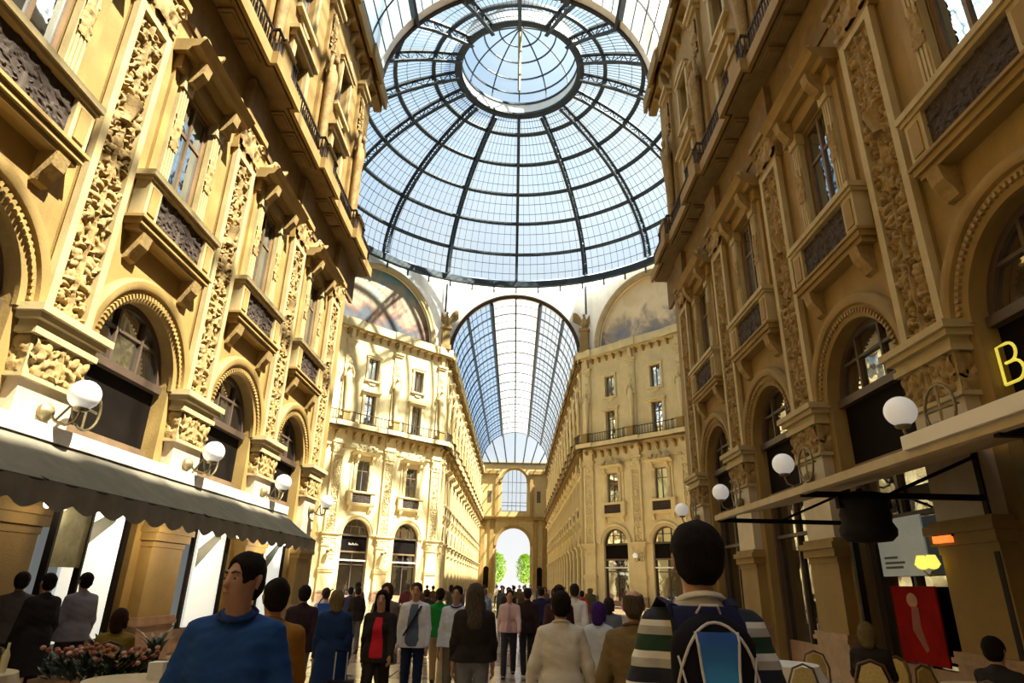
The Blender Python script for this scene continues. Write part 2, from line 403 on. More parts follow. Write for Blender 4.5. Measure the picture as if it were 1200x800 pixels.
def build_upper_window():
    """gallery-floor door and attic window"""
    nd = Node('window')
    g = G().box(-.55, .55, -.02, .10, 15.3, 18.35)
    nd.ch = []
    for s in (-1, 1):
        nd.ch.append(Node('jamb', G().box(s*.72 - .14, s*.72 + .14, -.02, .14, 15.2, 18.3).mesh(CREAM)))
    nd.ch.append(Node('hood', G().box(-.95, .95, -.02, .22, 18.3, 18.5).box(-1.05, 1.05, -.02, .34, 18.5, 18.66).mesh(CREAM)))
    nd.ch.append(Node('frame', G().box(-.56, -.48, -.32, -.22, 15.2, 18.3).box(.48, .56, -.32, -.22, 15.2, 18.3).box(-.5, .5, -.32, -.22, 17.4, 17.48).box(-.04, .04, -.32, -.22, 15.2, 18.3).mesh(WFRAME)))
    for s in (-1, 1): nd.ch.append(Node('pane', G().box(min(s*.04, s*.48), max(s*.04, s*.48), -.29, -.27, 15.2, 18.25).mesh(GLASSW)))
    return nd
def build_attic_window():
    nd = Node('window')
    for s in (-1, 1): nd.ch.append(Node('jamb', G().box(s*.68 - .10, s*.68 + .10, -.02, .12, 19.75, 22.1).mesh(CREAM)))
    nd.ch.append(Node('hood', G().box(-.85, .85, -.02, .16, 22.0, 22.2).prism_uz([(-.9, 22.2), (.9, 22.2), (0, 22.6)], -.02, .22).mesh(CREAM)))
    nd.ch.append(Node('sill', G().box(-.88, .88, -.02, .2, 19.62, 19.78).prism_uz([(-.5, 19.62), (.5, 19.62), (.25, 19.3), (-.25, 19.3)], -.02, .1).mesh(CREAM)))
    nd.ch.append(Node('frame', G().box(-.56, -.48, -.32, -.22, 19.8, 22.0).box(.48, .56, -.32, -.22, 19.8, 22.0).box(-.04, .04, -.32, -.22, 19.8, 22.0).box(-.5, .5, -.32, -.22, 21.92, 22.0).mesh(WFRAME)))
    for s in (-1, 1): nd.ch.append(Node('pane', G().box(min(s*.04, s*.48), max(s*.04, s*.48), -.29, -.27, 19.8, 21.95).mesh(GLASSW)))
    return nd
def build_herm():
    """upper-storey pilaster with a carved figure"""
    g = G().box(-.42, .42, -.02, .14, 15.2, 22.9)
    nd = Node('herm_pilaster', g.mesh(STONE))
    f = G()
    f.loft([(0, .30, 16.3, .10, .10), (0, .30, 17.4, .20, .16), (0, .32, 18.6, .24, .2), (0, .34, 19.2, .30, .22), (0, .34, 19.75, .36, .2), (0, .32, 20.0, .16, .14), (0, .34, 20.15, .10, .1)], 12)
    f.ell((0, .36, 20.42), (.17, .19, .24), 10, 8)
    for s in (-1, 1): f.tube([(s*.30, .32, 19.75), (s*.46, .36, 19.5), (s*.46, .42, 19.95), (s*.25, .36, 20.55)], [.11, .09, .08, .07], 8)
    nd.ch.append(Node('carved_figure', f.mesh(STONE2, 60)))
    nd.ch.append(Node('relief', relief_mesh(.6, 1.7, 18, 44, 17, .12, 50, .14, 20.9, STONE2, .14)))
    nd.ch.append(Node('capital', G().box(-.5, .5, -.02, .26, 22.9, 23.1).box(-.6, .6, -.02, .36, 23.1, 23.3).mesh(CREAM)))
    nd.ch.append(Node('bracket', G().prism_vz([(0, 23.3), (.2, 23.4), (.36, 23.9), (.40, 24.4), (0, 24.4)], -.2, .2).mesh(STONE)))
    return nd
def plan_path(u0, u1, pil, half, d0, d1):
    """plan polyline of an edge that steps out over each pilaster"""
    pts = [(u0, d0)]
    for p in sorted(pil):
        if p - half <= u0 + .05 or p + half >= u1 - .05: continue
        pts += [(p - half, d0), (p - half, d1), (p + half, d1), (p + half, d0)]
    pts.append((u1, d0)); return pts
def ledge(g, pts, prof):
    """sweep a (out, z) profile along a plan polyline; the inner face stays in the wall"""
    P = []; A = []
    n = len(pts)
    for i, p in enumerate(pts):
        d = []
        if i > 0: d.append((Vector(p) - Vector(pts[i-1])).normalized())
        if i < n - 1: d.append((Vector(pts[i+1]) - Vector(p)).normalized())
        nr = [Vector((-t.y, t.x)) for t in d]
        a = nr[0] if len(nr) == 1 else (nr[0] + nr[1]) / max(.3, 1 + nr[0].dot(nr[1]))
        P.append((p[0], p[1], 0)); A.append((a.x, a.y, 0))
    return g.sweep(P, A, [(0, 0, 1)] * n, prof)
GLASSD2 = glossmat('arch_glass', (.016, .015, .013), .46, (1, .97, .9))
PIER = build_pier(); PILASTER = build_pilaster(); ARCHIV = build_archivolt(); BALC = build_balcony(); WINDOW = build_window()
ARCHWIN = build_arch_window('near'); SHOP = build_shopfront('near'); UPWIN = build_upper_window(); ATTIC = build_attic_window(); HERM = build_herm()

def wall_front(bays, u0, u1, holes_z=True, nseg=16):
    """front surface of a facade with arch and window openings; bays are the u of the opening centres"""
    g = G(); zt = SPRING + ARCH_R + .12
    def rect(a, b, z0, z1):
        if b - a > 1e-4 and z1 - z0 > 1e-4: g.quad((a, 0, z0), (b, 0, z0), (b, 0, z1), (a, 0, z1))
    edges = sorted(bays)
    bands = [(0, SPRING, ARCH_R, 'rect'), (SPRING, zt, ARCH_R, 'arch'), (zt, 9.2, 0, None), (9.2, 12.0, .64, 'rect'), (12.0, 15.2, 0, None), (15.2, 18.3, .56, 'rect'), (18.3, 19.8, 0, None), (19.8, 22.0, .56, 'rect'), (22.0, 25.4, 0, None)]
    for z0, z1, hw, kind in bands:
        if not kind: rect(u0, u1, z0, z1); continue
        x = u0
        for c in edges:
            rect(x, c - hw, z0, z1)
            if kind == 'rect':
                D = -.45
                g.quad((c-hw, 0, z0), (c-hw, D, z0), (c-hw, D, z1), (c-hw, 0, z1)); g.quad((c+hw, D, z0), (c+hw, 0, z0), (c+hw, 0, z1), (c+hw, D, z1))
                if z0 > 1:
                    g.quad((c-hw, 0, z0), (c+hw, 0, z0), (c+hw, D, z0), (c-hw, D, z0)); g.quad((c-hw, 0, z1), (c-hw, D, z1), (c+hw, D, z1), (c+hw, 0, z1))
                g.quad((c-hw, D, z0), (c+hw, D, z0), (c+hw, D, z1), (c-hw, D, z1))
            else:
                pts = [(c - hw * math.cos(pi*i/nseg), z0 + hw * math.sin(pi*i/nseg)) for i in range(nseg + 1)]
                for a, b in zip(pts[:-1], pts[1:]):
                    g.quad((a[0], 0, a[1]), (b[0], 0, b[1]), (b[0], 0, z1), (a[0], 0, z1))
                    g.quad((a[0], 0, a[1]), (a[0], -.45, a[1]), (b[0], -.45, b[1]), (b[0], 0, b[1]))
                g.quad((c-hw, -.45, z0), (c+hw, -.45, z0), (c+hw, -.45, z1), (c-hw, -.45, z1))
            x = c + hw
        rect(x, u1, z0, z1)
    return g
WN = [0]
NTH = 'nearest second third fourth fifth sixth seventh eighth ninth tenth eleventh twelfth thirteenth fourteenth fifteenth sixteenth seventeenth eighteenth'.split()
def wname():
    WN[0] += 1; return 'window_%d' % WN[0]
def facade(wall_name, label, origin, rz, bays, pils, u0, u1, detail=2, ends=(0, 0), shop=True, wlabel='', stone=None):
    """a whole facade; detail 2 near, 1 mid, 0 far"""
    M0 = TR(origin[0], origin[1], 0, rz)
    wall = struct(wall_name, wall_front(bays, u0, u1, nseg=24 if detail == 2 else 12).mesh(stone or STONE), label); wall.matrix_world = M0
    place_at = lambda u: Matrix.Translation((u, 0, 0))
    for p in pils:
        place(PIER, place_at(p), wall); place(PILASTER, place_at(p), wall); place(HERM, place_at(p), wall)
    _o = sorted(bays, key=lambda b: (M0 @ Vector((b, 0, 0))).y)
    for b in bays:
        place(ARCHIV, place_at(b), wall); place(BALC, place_at(b), wall)
        if shop: place(SHOP, place_at(b), wall)
        for k, (nd, what) in enumerate(((ARCHWIN, 'arched mezzanine window'), (WINDOW, 'tall first-floor window with carved hood'), (UPWIN, 'gallery-floor window'), (ATTIC, 'small attic window'))):
            o = place(nd, M0 @ place_at(b), None, wname(), kind='structure')
            o['label'] = what + ' in the ' + wlabel + ', ' + NTH[_o.index(b)] + ' from the viewer'
    # string course, frieze
    if detail < 2: link('string_course', G().box(u0, u1, -.02, .10, 13.05, 13.2).mesh(stone or CREAM), wall)
    # gallery
    d0, d1 = .66, .84
    pts = plan_path(u0 - ends[0], u1 + ends[1], pils, .85, d0, d1)[::-1]
    # reversed so that the outward normal points away from the wall
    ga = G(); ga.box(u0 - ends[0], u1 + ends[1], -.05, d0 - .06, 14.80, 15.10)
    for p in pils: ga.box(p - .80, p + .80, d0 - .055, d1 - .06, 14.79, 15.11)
    gal = link('gallery', ga.mesh(SOFFIT_SHADE), wall)
    ed = G(); ledge(ed, pts, [(-.12, 14.76), (.0, 14.78), (.0, 14.90), (.05, 14.94), (.05, 15.04), (.09, 15.08), (.09, 15.16), (-.12, 15.18)])
    link('edge_moulding', ed.mesh(stone or STONE), gal)
    if detail == 1:
        u = u0 + .35
        while u < u1 - .2:
            link('soffit_bracket', SOFBR, gal, place_at(u)); u += .92
    if detail == 2:
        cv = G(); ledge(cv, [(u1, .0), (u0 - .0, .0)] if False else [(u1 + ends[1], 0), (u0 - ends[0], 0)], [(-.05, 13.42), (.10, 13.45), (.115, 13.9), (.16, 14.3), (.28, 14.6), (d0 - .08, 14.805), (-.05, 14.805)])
        link('cove', cv.mesh(SOFFIT_SHADE, 50), gal)
        for b in bays:
            for q in (-.95, 0, .95): link('soffit_coffer', COFFER, gal, place_at(b + q))
    # railing
    rp = plan_path(u0 - ends[0] * .9, u1 + ends[1] * .9, pils, .8, d0 - .08, d1 - .08)
    ra = G(); ledge(ra, rp[::-1], [(-.03, 16.1), (.03, 16.1), (.03, 16.17), (-.03, 16.17)]); ledge(ra, rp[::-1], [(-.02, 15.3), (.02, 15.3), (.02, 15.34), (-.02, 15.34)])
    rail = link('railing', ra.mesh(BRONZE), wall)
    step = .16 if detail == 2 else .3
    bl = G(); L = 0
    for a, b in zip(rp[:-1], rp[1:]):
        va = Vector((a[0], a[1], 0)); vb = Vector((b[0], b[1], 0)); d = (vb - va).length; n = max(1, int(d / step))
        for i in range(n):
            q = va.lerp(vb, (i + .5) / n); bl.box(q.x - .018, q.x + .018, q.y - .018, q.y + .018, 15.18, 16.12)
            if detail == 2 and i % 2 == 0: bl.box(q.x - .07, q.x + .07, q.y - .012, q.y + .012, 15.55, 15.85)
    link('balusters', bl.mesh(BRONZE), rail, kind='stuff')
    for p in pils: link('rail_pedestal', RAILPED, wall, place_at(p))
    # top cornice
    c = G(); cp = plan_path(u0 - ends[0], u1 + ends[1], pils, .7, .40, .54)[::-1]
    c.box(u0 - ends[0], u1 + ends[1], -.05, .34, 24.3, 25.25); ledge(c, cp, [(-.2, 24.45), (-.05, 24.5), (.0, 24.62), (.0, 24.9), (.10, 25.0), (.10, 25.25), (-.2, 25.25)])
    co = link('cornice', c.mesh(stone or STONE), wall)
    if detail:
        u = u0 + .4
        while u < u1 - .2: link('modillion', MODIL, co, place_at(u)); u += .92
    return wall
COFFER = G().box(-.40, .40, .08, .50, 14.74, 14.81).box(-.30, .30, .15, .43, 14.71, 14.75).mesh(SOFFIT_SHADE)
SOFBR = G().prism_vz([(0, 13.75), (.12, 13.8), (.25, 14.1), (.5, 14.2), (.66, 14.42), (0, 14.42)], -.11, .11).mesh(STONE)
MODIL = G().prism_vz([(0, 23.75), (.10, 23.8), (.2, 24.05), (.36, 24.15), (.36, 24.32), (0, 24.32)], -.1, .1).mesh(STONE)
_g = G().box(-.34, .34, .46, .78, 15.18, 16.05).box(-.42, .42, .40, .84, 16.05, 16.2)
RAILPED = _g.mesh(STONE)

# ------------------------------------------------------------------ near arcade, octagon corners, far arcade
NB = [y for y in BAY_Y]; NP = [y for y in PIL_Y]
# left wall: u = -(y - 0) -> rz -90 ; wall u coordinate of world y is -y
facade('wall_left', 'sunlit stone facade of the arcade on the left with arches, balconies and a deep gallery', (-HW, 0), -90, [-y for y in NB], [-y for y in NP], -Y_NEAR, -0.4, 2, (0.9, 0), wlabel='left facade')
facade('wall_right', 'shaded stone facade of the arcade on the right with arches, balconies and a deep gallery', (HW, 0), 90, NB, NP, .4, Y_NEAR, 2, (0, .9), wlabel='shaded right facade')
# plain continuation behind the viewer
for s, nm in ((-1, 'wall_left_behind'), (1, 'wall_right_behind')):
    struct(nm, G().box(min(s*HW, s*(HW+.5)), max(s*HW, s*(HW+.5)), -26, .4, 0, 25.3).box(min(s*(HW-.7), s*HW), max(s*(HW-.7), s*HW), -26, .4, 14.5, 15.2).mesh(STONE), 'stone wall of the arcade behind the viewer')
# (the open end wall behind the viewer follows with the far end wall)
# corner returns at the near end of the octagon
for s, nm in ((-1, 'wall_return_left'), (1, 'wall_return_right')):
    g = G(); L = 17.6; a = 0.0
    th = R(135) if s < 0 else R(45)
    p0 = Vector((s*HW, Y_NEAR, 0)); d = Vector((math.cos(th), math.sin(th), 0)); n = Vector((s * -.7071 * 0 , 0, 0))
    p1 = p0 + d * L; back = Vector((s * .5, -.5, 0))
    V = [p0, p1, p1 + back, p0 + back]; g.add([v for v in V] + [v + Vector((0, 0, 25.4)) for v in V], [(0,1,2,3),(4,5,6,7),(0,1,5,4),(1,2,6,5),(2,3,7,6),(3,0,4,7)])
    struct(nm, g.mesh(STONE), 'stone wall turning into the octagon at the end of the near arcade')
_near = (PIER, PILASTER, ARCHIV, BALC, WINDOW, ARCHWIN, SHOP, UPWIN, ATTIC, HERM)
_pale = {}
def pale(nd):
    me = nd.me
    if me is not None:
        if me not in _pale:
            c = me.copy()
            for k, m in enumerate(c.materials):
                if m in (STONE, STONE2, CREAM, MARBLE, SOFFIT_SHADE): c.materials[k] = STONE_GLARE
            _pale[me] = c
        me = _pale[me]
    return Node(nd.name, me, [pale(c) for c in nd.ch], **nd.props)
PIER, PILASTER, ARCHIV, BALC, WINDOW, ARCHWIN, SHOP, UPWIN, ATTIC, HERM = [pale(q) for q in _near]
# far diagonal facades of the octagon
DL = 17.6; DB = [3.7, 9.15, 14.6]; DP = [.8, 6.42, 11.87, 16.9]
# left: from (-HW,Y_FAR) going (-1,-1)/sqrt2 ; normal (1,-1) rz=-135 ; local u axis = (cos-135, sin-135) = (-.707,-.707): u grows away from the far arcade
facade('wall_octagon_left', 'bright cream diagonal facade of the octagon on the left with two black shop fronts', (-HW, Y_FAR), -135, DB, DP, 0, DL, 1, (.35, 0), shop=False, wlabel='left octagon facade', stone=STONE_GLARE)
# right: normal (-1,-1) rz=135 ; u axis = (cos135, sin135) = (-.707,.707): u grows towards the far arcade
facade('wall_octagon_right', 'diagonal facade of the octagon on the right with glazed shop arches', (HW, Y_FAR), 135, [-x for x in DB], [-x for x in DP], -DL, 0, 1, (0, .35), shop=False, wlabel='right octagon facade', stone=STONE_GLARE)
# far arcade
Y_END = 139.0
nb = int((Y_END - Y_FAR - 1.0) / 4.62)
FB = [Y_FAR + 3.4 + 4.62 * k for k in range(nb)]; FP = [Y_FAR + 1.1 + 4.62 * k for k in range(nb + 1)]
def keep(nd, names): return Node(nd.name, nd.me, [Node(c.name, c.me, [], **c.props) for c in nd.ch if c.name in names], **nd.props)
_full = (PIER, PILASTER, ARCHIV, BALC, WINDOW, ARCHWIN, SHOP, UPWIN, ATTIC, HERM)
PIER = keep(PIER, ('capital', 'impost', 'plinth', 'pedestal')); PILASTER = keep(PILASTER, ('border_strip', 'capital', 'frieze_block')); ARCHIV = keep(ARCHIV, ())
BALC = keep(BALC, ('bracket', 'pedestal', 'top_rail', 'grille')); WINDOW = keep(WINDOW, ('pane', 'jamb', 'hood', 'frame')); ARCHWIN = keep(ARCHWIN, ('pane', 'transom'))
SHOP = keep(SHOP, ('pane', 'post', 'fascia_trim')); UPWIN = keep(UPWIN, ('pane', 'hood', 'jamb')); ATTIC = keep(ATTIC, ('pane', 'hood')); HERM = keep(HERM, ('carved_figure', 'capital'))
facade('wall_far_left', 'sunlit facade of the far arcade receding on the left', (-HW, 0), -90, [-y for y in FB], [-y for y in FP], -Y_END, -Y_FAR, 1, (0, .35), wlabel='far left arcade', stone=STONE_GLARE)  # sunlit side takes the paler stone, the shaded side keeps the darker
facade('wall_far_right', 'shaded facade of the far arcade receding on the right', (HW, 0), 90, FB, FP, Y_FAR, Y_END, 1, (.35, 0), wlabel='far right arcade')
(PIER, PILASTER, ARCHIV, BALC, WINDOW, ARCHWIN, SHOP, UPWIN, ATTIC, HERM) = _near

# far end wall with its great arch and window
def arch_panel(w, z0, z1, holes, n=32):
    """flat panel in the x-z plane with stacked arched holes [(half width, sill z, spring z)]"""
    g = G()
    def rect(a, b, p, q):
        if b - a > 1e-4 and q - p > 1e-4: g.quad((a, 0, p), (b, 0, p), (b, 0, q), (a, 0, q))
    z = z0
    for hw, sill, spr in holes:
        rect(-w, w, z, sill); rect(-w, -hw, sill, spr); rect(hw, w, sill, spr)
        zt = spr + hw + .05
        pts = [(-hw * math.cos(pi*i/n), spr + hw * math.sin(pi*i/n)) for i in range(n + 1)]
        for a, b in zip(pts[:-1], pts[1:]):
            g.quad((a[0], 0, a[1]), (b[0], 0, b[1]), (b[0], 0, zt), (a[0], 0, zt))
            g.quad((a[0], 0, a[1]), (a[0], -.7, a[1]), (b[0], -.7, b[1]), (b[0], 0, b[1]))
        rect(-w, -hw, spr, zt); rect(hw, w, spr, zt)
        for s in (-1, 1): g.quad((s*hw, 0, sill), (s*hw, -.7, sill), (s*hw, -.7, spr), (s*hw, 0, spr))
        z = zt
    rect(-w, w, z, z1); return g
wb = struct('wall_behind', arch_panel(HW, 0, 33.0, [(3.55, 0, 9.3)]).mesh(STONE), 'stone end wall with an open arch behind the viewer'); wb.matrix_world = TR(0, -26, 0, 0)
ew = struct('wall_end', arch_panel(HW, 0, 27.0, [(3.55, 0, 9.3), (2.7, 16.3, 22.5)]).mesh(CREAM), 'far end wall of the arcade with a tall open arch and an arched window above')
ew.matrix_world = TR(0, Y_END, 0, 180)
def arch_ring(r0, r1, zc, d, m, n=32, dz=0):
    path = [(0, 0, zc)] * (n + 1); A = [(math.cos(pi*i/n), 0, math.sin(pi*i/n)) for i in range(n + 1)]
    return G().sweep(path, A, [(0, 1, 0)] * (n + 1), [(r0, -.02), (r0, d*.6), (r0 + (r1-r0)*.4, d*.7), (r0 + (r1-r0)*.6, d), (r1, d), (r1, -.02)]).mesh(m, 40)
link('archivolt', arch_ring(3.5, 4.1, 9.3, .3, STONE), ew); link('archivolt', arch_ring(2.65, 3.2, 22.5, .3, STONE), ew)
link('gallery', G().box(-HW, HW, -.02, .8, 14.6, 15.2).box(-HW, HW, -.02, .95, 15.05, 15.25).mesh(STONE), ew)
link('cornice', G().box(-HW, -3.3, -.02, .6, 24.2, 24.9).box(3.3, HW, -.02, .6, 24.2, 24.9).mesh(STONE), ew, kind='stuff')
for s in (-1, 1):
    for x in (4.6, 6.5): link('pilaster', G().box(s*x - .4, s*x + .4, -.02, .25, 0, 14.4).box(s*x-.5, s*x+.5, -.02, .35, 13.2, 13.9).mesh(STONE), ew)
    link('niche', G().box(s*5.55 - .55, s*5.55 + .55, -.02, .06, 1.0, 4.6).prism_uz([(s*5.55 + .55*math.cos(pi*i/10), 4.6 + .55*math.sin(pi*i/10)) for i in range(11)], -.02, .06).mesh(DARKP), ew)
    link('niche', G().box(s*5.3 - .4, s*5.3 + .4, -.02, .06, 18.2, 20.6).mesh(WOOD), ew)
    link('upper_pilaster', G().box(s*3.75 - .35, s*3.75 + .35, -.02, .3, 15.2, 24.2).mesh(STONE), ew)
link('railing', G().box(-2.7, 2.7, -.1, 0, 17.4, 17.5).box(-2.7, 2.7, -.1, 0, 16.3, 16.4).mesh(IRONB), ew)
fr = G()
for x in (-1.35, -.45, .45, 1.35): fr.box(x - .05, x + .05, -.5, -.4, 16.3, 22.5 + math.sqrt(2.7**2 - x*x))
for z in (18.2, 20.3, 22.5): fr.box(-2.7, 2.7, -.5, -.4, z - .05, z + .05)
wo = link(wname(), None, None, TR(0, Y_END, 0, 180), kind='structure', label='tall arched window high in the far end wall')
link('frame', fr.mesh(WOOD), wo); link('pane', G().box(-2.7, 2.7, -.47, -.45, 16.3, 25.2).mesh(ROOFN), wo)

# ------------------------------------------------------------------ octagon: upper walls, lunettes, transepts
OC = Vector((0, 44.95, 0))
def side_panel(name, label, cx, cy, rz, w, zc, r, m, top=33.1):
    g = G(); n = 36; z0 = 25.3
    pts = [(-r * math.cos(pi*i/n), zc + r * math.sin(pi*i/n)) for i in range(n + 1)]
    g.quad((-w, 0, z0), (-r, 0, z0), (-r, 0, top), (-w, 0, top)); g.quad((r, 0, z0), (w, 0, z0), (w, 0, top), (r, 0, top))
    for a, b in zip(pts[:-1], pts[1:]):
        g.quad((a[0], 0, max(a[1], z0)), (b[0], 0, max(b[1], z0)), (b[0], 0, top), (a[0], 0, top))
        g.quad((a[0], 0, a[1]), (a[0], -.5, a[1]), (b[0], -.5, b[1]), (b[0], 0, b[1]))
    o = struct(name, g.mesh(m), label); o.matrix_world = TR(cx, cy, 0, rz); return o
def fresco(name, cols, seed, k=1):
    cols = [tuple(v * k for v in c) for c in cols]
    m = bpy.data.materials.new(name); m.use_nodes = True; t = m.node_tree; N = t.nodes; L = t.links; p = N['Principled BSDF']; p.inputs['Roughness'].default_value = .8
    tc = N.new('ShaderNodeTexCoord'); mp = N.new('ShaderNodeMapping'); mp.inputs['Location'].default_value = (seed, 0, seed); L.new(tc.outputs['Object'], mp.inputs[0])
    n = N.new('ShaderNodeTexNoise'); n.inputs['Scale'].default_value = .45; n.inputs['Detail'].default_value = 5; n.inputs['Roughness'].default_value = .55; n.inputs['Distortion'].default_value = .4; L.new(mp.outputs[0], n.inputs['Vector'])
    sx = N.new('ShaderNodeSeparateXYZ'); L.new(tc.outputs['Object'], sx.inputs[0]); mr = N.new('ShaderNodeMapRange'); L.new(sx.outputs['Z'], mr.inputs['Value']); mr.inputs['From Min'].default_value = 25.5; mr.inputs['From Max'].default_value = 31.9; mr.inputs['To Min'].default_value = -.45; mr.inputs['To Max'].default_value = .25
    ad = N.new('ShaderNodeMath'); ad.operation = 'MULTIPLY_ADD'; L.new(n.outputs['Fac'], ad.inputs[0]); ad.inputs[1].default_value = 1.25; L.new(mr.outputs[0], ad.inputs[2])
    r = N.new('ShaderNodeValToRGB'); L.new(ad.outputs[0], r.inputs[0]); e = r.color_ramp.elements
    e[0].position = .12; e[0].color = cols[0] + (1,); e[1].position = .80; e[1].color = cols[-1] + (1,)
    for i, c in enumerate(cols[1:-1]): x = e.new(.12 + .68 * (i + 1) / (len(cols) - 1)); x.color = c + (1,)
    L.new(r.outputs[0], p.inputs['Base Color']); return m
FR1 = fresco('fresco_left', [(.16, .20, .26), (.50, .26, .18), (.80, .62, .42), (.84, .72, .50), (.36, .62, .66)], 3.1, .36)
FR2 = fresco('fresco_right', [(.20, .22, .28), (.36, .30, .24), (.80, .64, .40), (.84, .70, .46), (.78, .60, .34)], 9.4, .95)
def diag_c(s, far):
    y0 = Y_FAR if far else Y_NEAR; sy = -1 if far else 1
    return (s * (HW + DL/2*.7071), y0 + sy * DL/2*.7071)
for s, far, rz, nm, lab in ((-1, 1, -135, 'wall_lunette_left', 'white spandrel wall around the left painted lunette under the dome'), (1, 1, 135, 'wall_lunette_right', 'white spandrel wall around the right painted lunette under the dome'),
                       (-1, 0, -45, 'wall_lunette_near_left', 'white spandrel wall of the near left side of the octagon'), (1, 0, 45, 'wall_lunette_near_right', 'white spandrel wall of the near right side of the octagon')):
    cx, cy = diag_c(s, far)
    o = side_panel(nm, lab, cx, cy, rz, DL/2 + .2, 25.5, 6.35, PLASTER)
    lun = G().prism_uz([(6.35 * math.cos(pi*i/30), 25.5 + 6.35 * math.sin(pi*i/30)) for i in range(31)], -.45, -.35)
    link('lunette_painting', lun.mesh(FR1 if s < 0 else FR2), o, label='large faded fresco in a half-round field')
    link('archivolt', arch_ring(6.2, 6.75, 25.5, .35, CREAM, 40), o)
for s, y, rz, nm in ((0, Y_FAR, 180, 'wall_arch_far'), (0, Y_NEAR, 0, 'wall_arch_near')):
    o = side_panel(nm, 'white wall around the glazed arch where the arcade meets the dome', 0, y, rz, HW + .1, 25.0, 6.95, PLASTER)
    link('archivolt', arch_ring(6.85, 7.2, 25.0, .3, BRONZE, 40), o)
for s in (-1, 1):
    o = side_panel('wall_arch_side_left' if s < 0 else 'wall_arch_side_right', 'white wall around the arch of the side arcade', s * 19.7, 44.95, -90 if s < 0 else 90, HW + .1, 25.0, 6.95, PLASTER)
    for yy, k in ((37.65, -1), (52.25, 1)):
        struct('wall_transept_%s_%s' % ('left' if s < 0 else 'right', 'near' if k < 0 else 'far'), G().box(min(s*19.7, s*50), max(s*19.7, s*50), min(yy, yy + .5*k), max(yy, yy + .5*k), 0, 25.4).mesh(STONE), 'stone wall of the side arcade')
    struct('wall_transept_%s_end' % ('left' if s < 0 else 'right'), G().box(min(s*50, s*50.5), max(s*50, s*50.5), 37, 53, 0, 32.5).mesh(STONE), 'end wall of the side arcade')

# roof ring that carries the dome
DZ0 = 33.1; DA = 18.8; DBv = 12.4; DY = 44.5
ANG = [0, 24, 47, 69, 90, 111, 133, 156, 180]; ANG = [R(a) for a in ANG] + [-R(a) for a in ANG[-2:0:-1]]
ANG = sorted(a % (2*pi) for a in ANG)
TT = [R(x) for x in (0, 14.9, 29.4, 41.9, 53.9, 65.4, 72.7)]
def dome_pt(al, t, off=0):
    r = (DA + off) * math.cos(t); return Vector((r * math.sin(al), DY + r * math.cos(al), DZ0 + (DBv + off) * math.sin(t)))
g = G(); n = 64
V = []
for i in range(n):
    a = 2*pi*i/n; c, s_ = math.sin(a), math.cos(a)
    for rr, z in ((18.7, 33.05), (23.5, 33.05), (23.5, 33.4), (18.7, 33.4)): V.append((rr * c, DY + rr * s_ + (.45 if rr > 20 else 0), z))
F = []
for i in range(n):
    j = (i+1) % n
    for k in range(4): l = (k+1) % 4; F.append((i*4+k, j*4+k, j*4+l, i*4+l))
struct('ceiling_ring', G().add(V, F).mesh(roofglass('ring_light_glass', (.93, .95, .95), .35, (.95, .96, .95))), 'ring ceiling between the octagon walls and the dome, made milky glass to let sun in')  # ring made of glass so that sun reaches the spandrels

dome = link('ceiling_dome', None, None, None, label='great iron and glass dome over the octagon', kind='structure')
def ring_sweep(r, z, prof, n=96, cy=DY):
    path = [(r * math.sin(2*pi*i/n), cy + r * math.cos(2*pi*i/n), z) for i in range(n)]
    A = [(math.sin(2*pi*i/n), math.cos(2*pi*i/n), 0) for i in range(n)]
    return G().sweep(path, A, [(0, 0, 1)] * n, prof, closed=True)
for k, t in enumerate(TT):
    p = dome_pt(0, t); r = p.y - DY
    hw, dp = (.16, .30) if k < 6 else (.2, .4)
    link('ring', ring_sweep(r, p.z, [(-dp, -hw*.5), (.05, -hw), (.05, hw), (-dp, hw*.5)]).mesh(IRON), dome)
# rim beam and the strutted band below it
link('rim_beam', ring_sweep(18.75, 32.72, [(-.35, -.25), (.1, -.25), (.1, .35), (-.35, .35)]).mesh(IRON), dome)
NT = 28
tl = [TT[-1] * i / NT for i in range(NT + 1)]
def rib_mesh(al):
    g = G(); tang = Vector((math.cos(al), -math.sin(al), 0))
    def strip(o0, o1, hw):
        path = []; A = []; B = []
        for t in tl:
            p = dome_pt(al, t); nrm = Vector((math.sin(al) * math.cos(t), math.cos(al) * math.cos(t), math.sin(t) * 1.2)).normalized()
            path.append(p); A.append(nrm); B.append(tang)
        g.sweep(path, A, B, [(o0, -hw), (o1, -hw), (o1, hw), (o0, hw)])
    strip(-.02, .12, .15); strip(-.88, -.76, .15)
    for i in range(NT):
        t0, t1 = tl[i], tl[i+1]
        def pt(t, o):
            nrm = Vector((math.sin(al) * math.cos(t), math.cos(al) * math.cos(t), math.sin(t) * 1.2)).normalized(); return dome_pt(al, t) + nrm * o
        a, b = (pt(t0, 0), pt(t1, -.78)) if i % 2 else (pt(t0, -.78), pt(t1, 0))
        g.tube([a, b], .055, 4)
        g.tube([pt(t0, 0), pt(t0, -.78)], .05, 4)
    return g.mesh(IRON)
for al in ANG: link('rib', rib_mesh(al), dome)
bars = G()
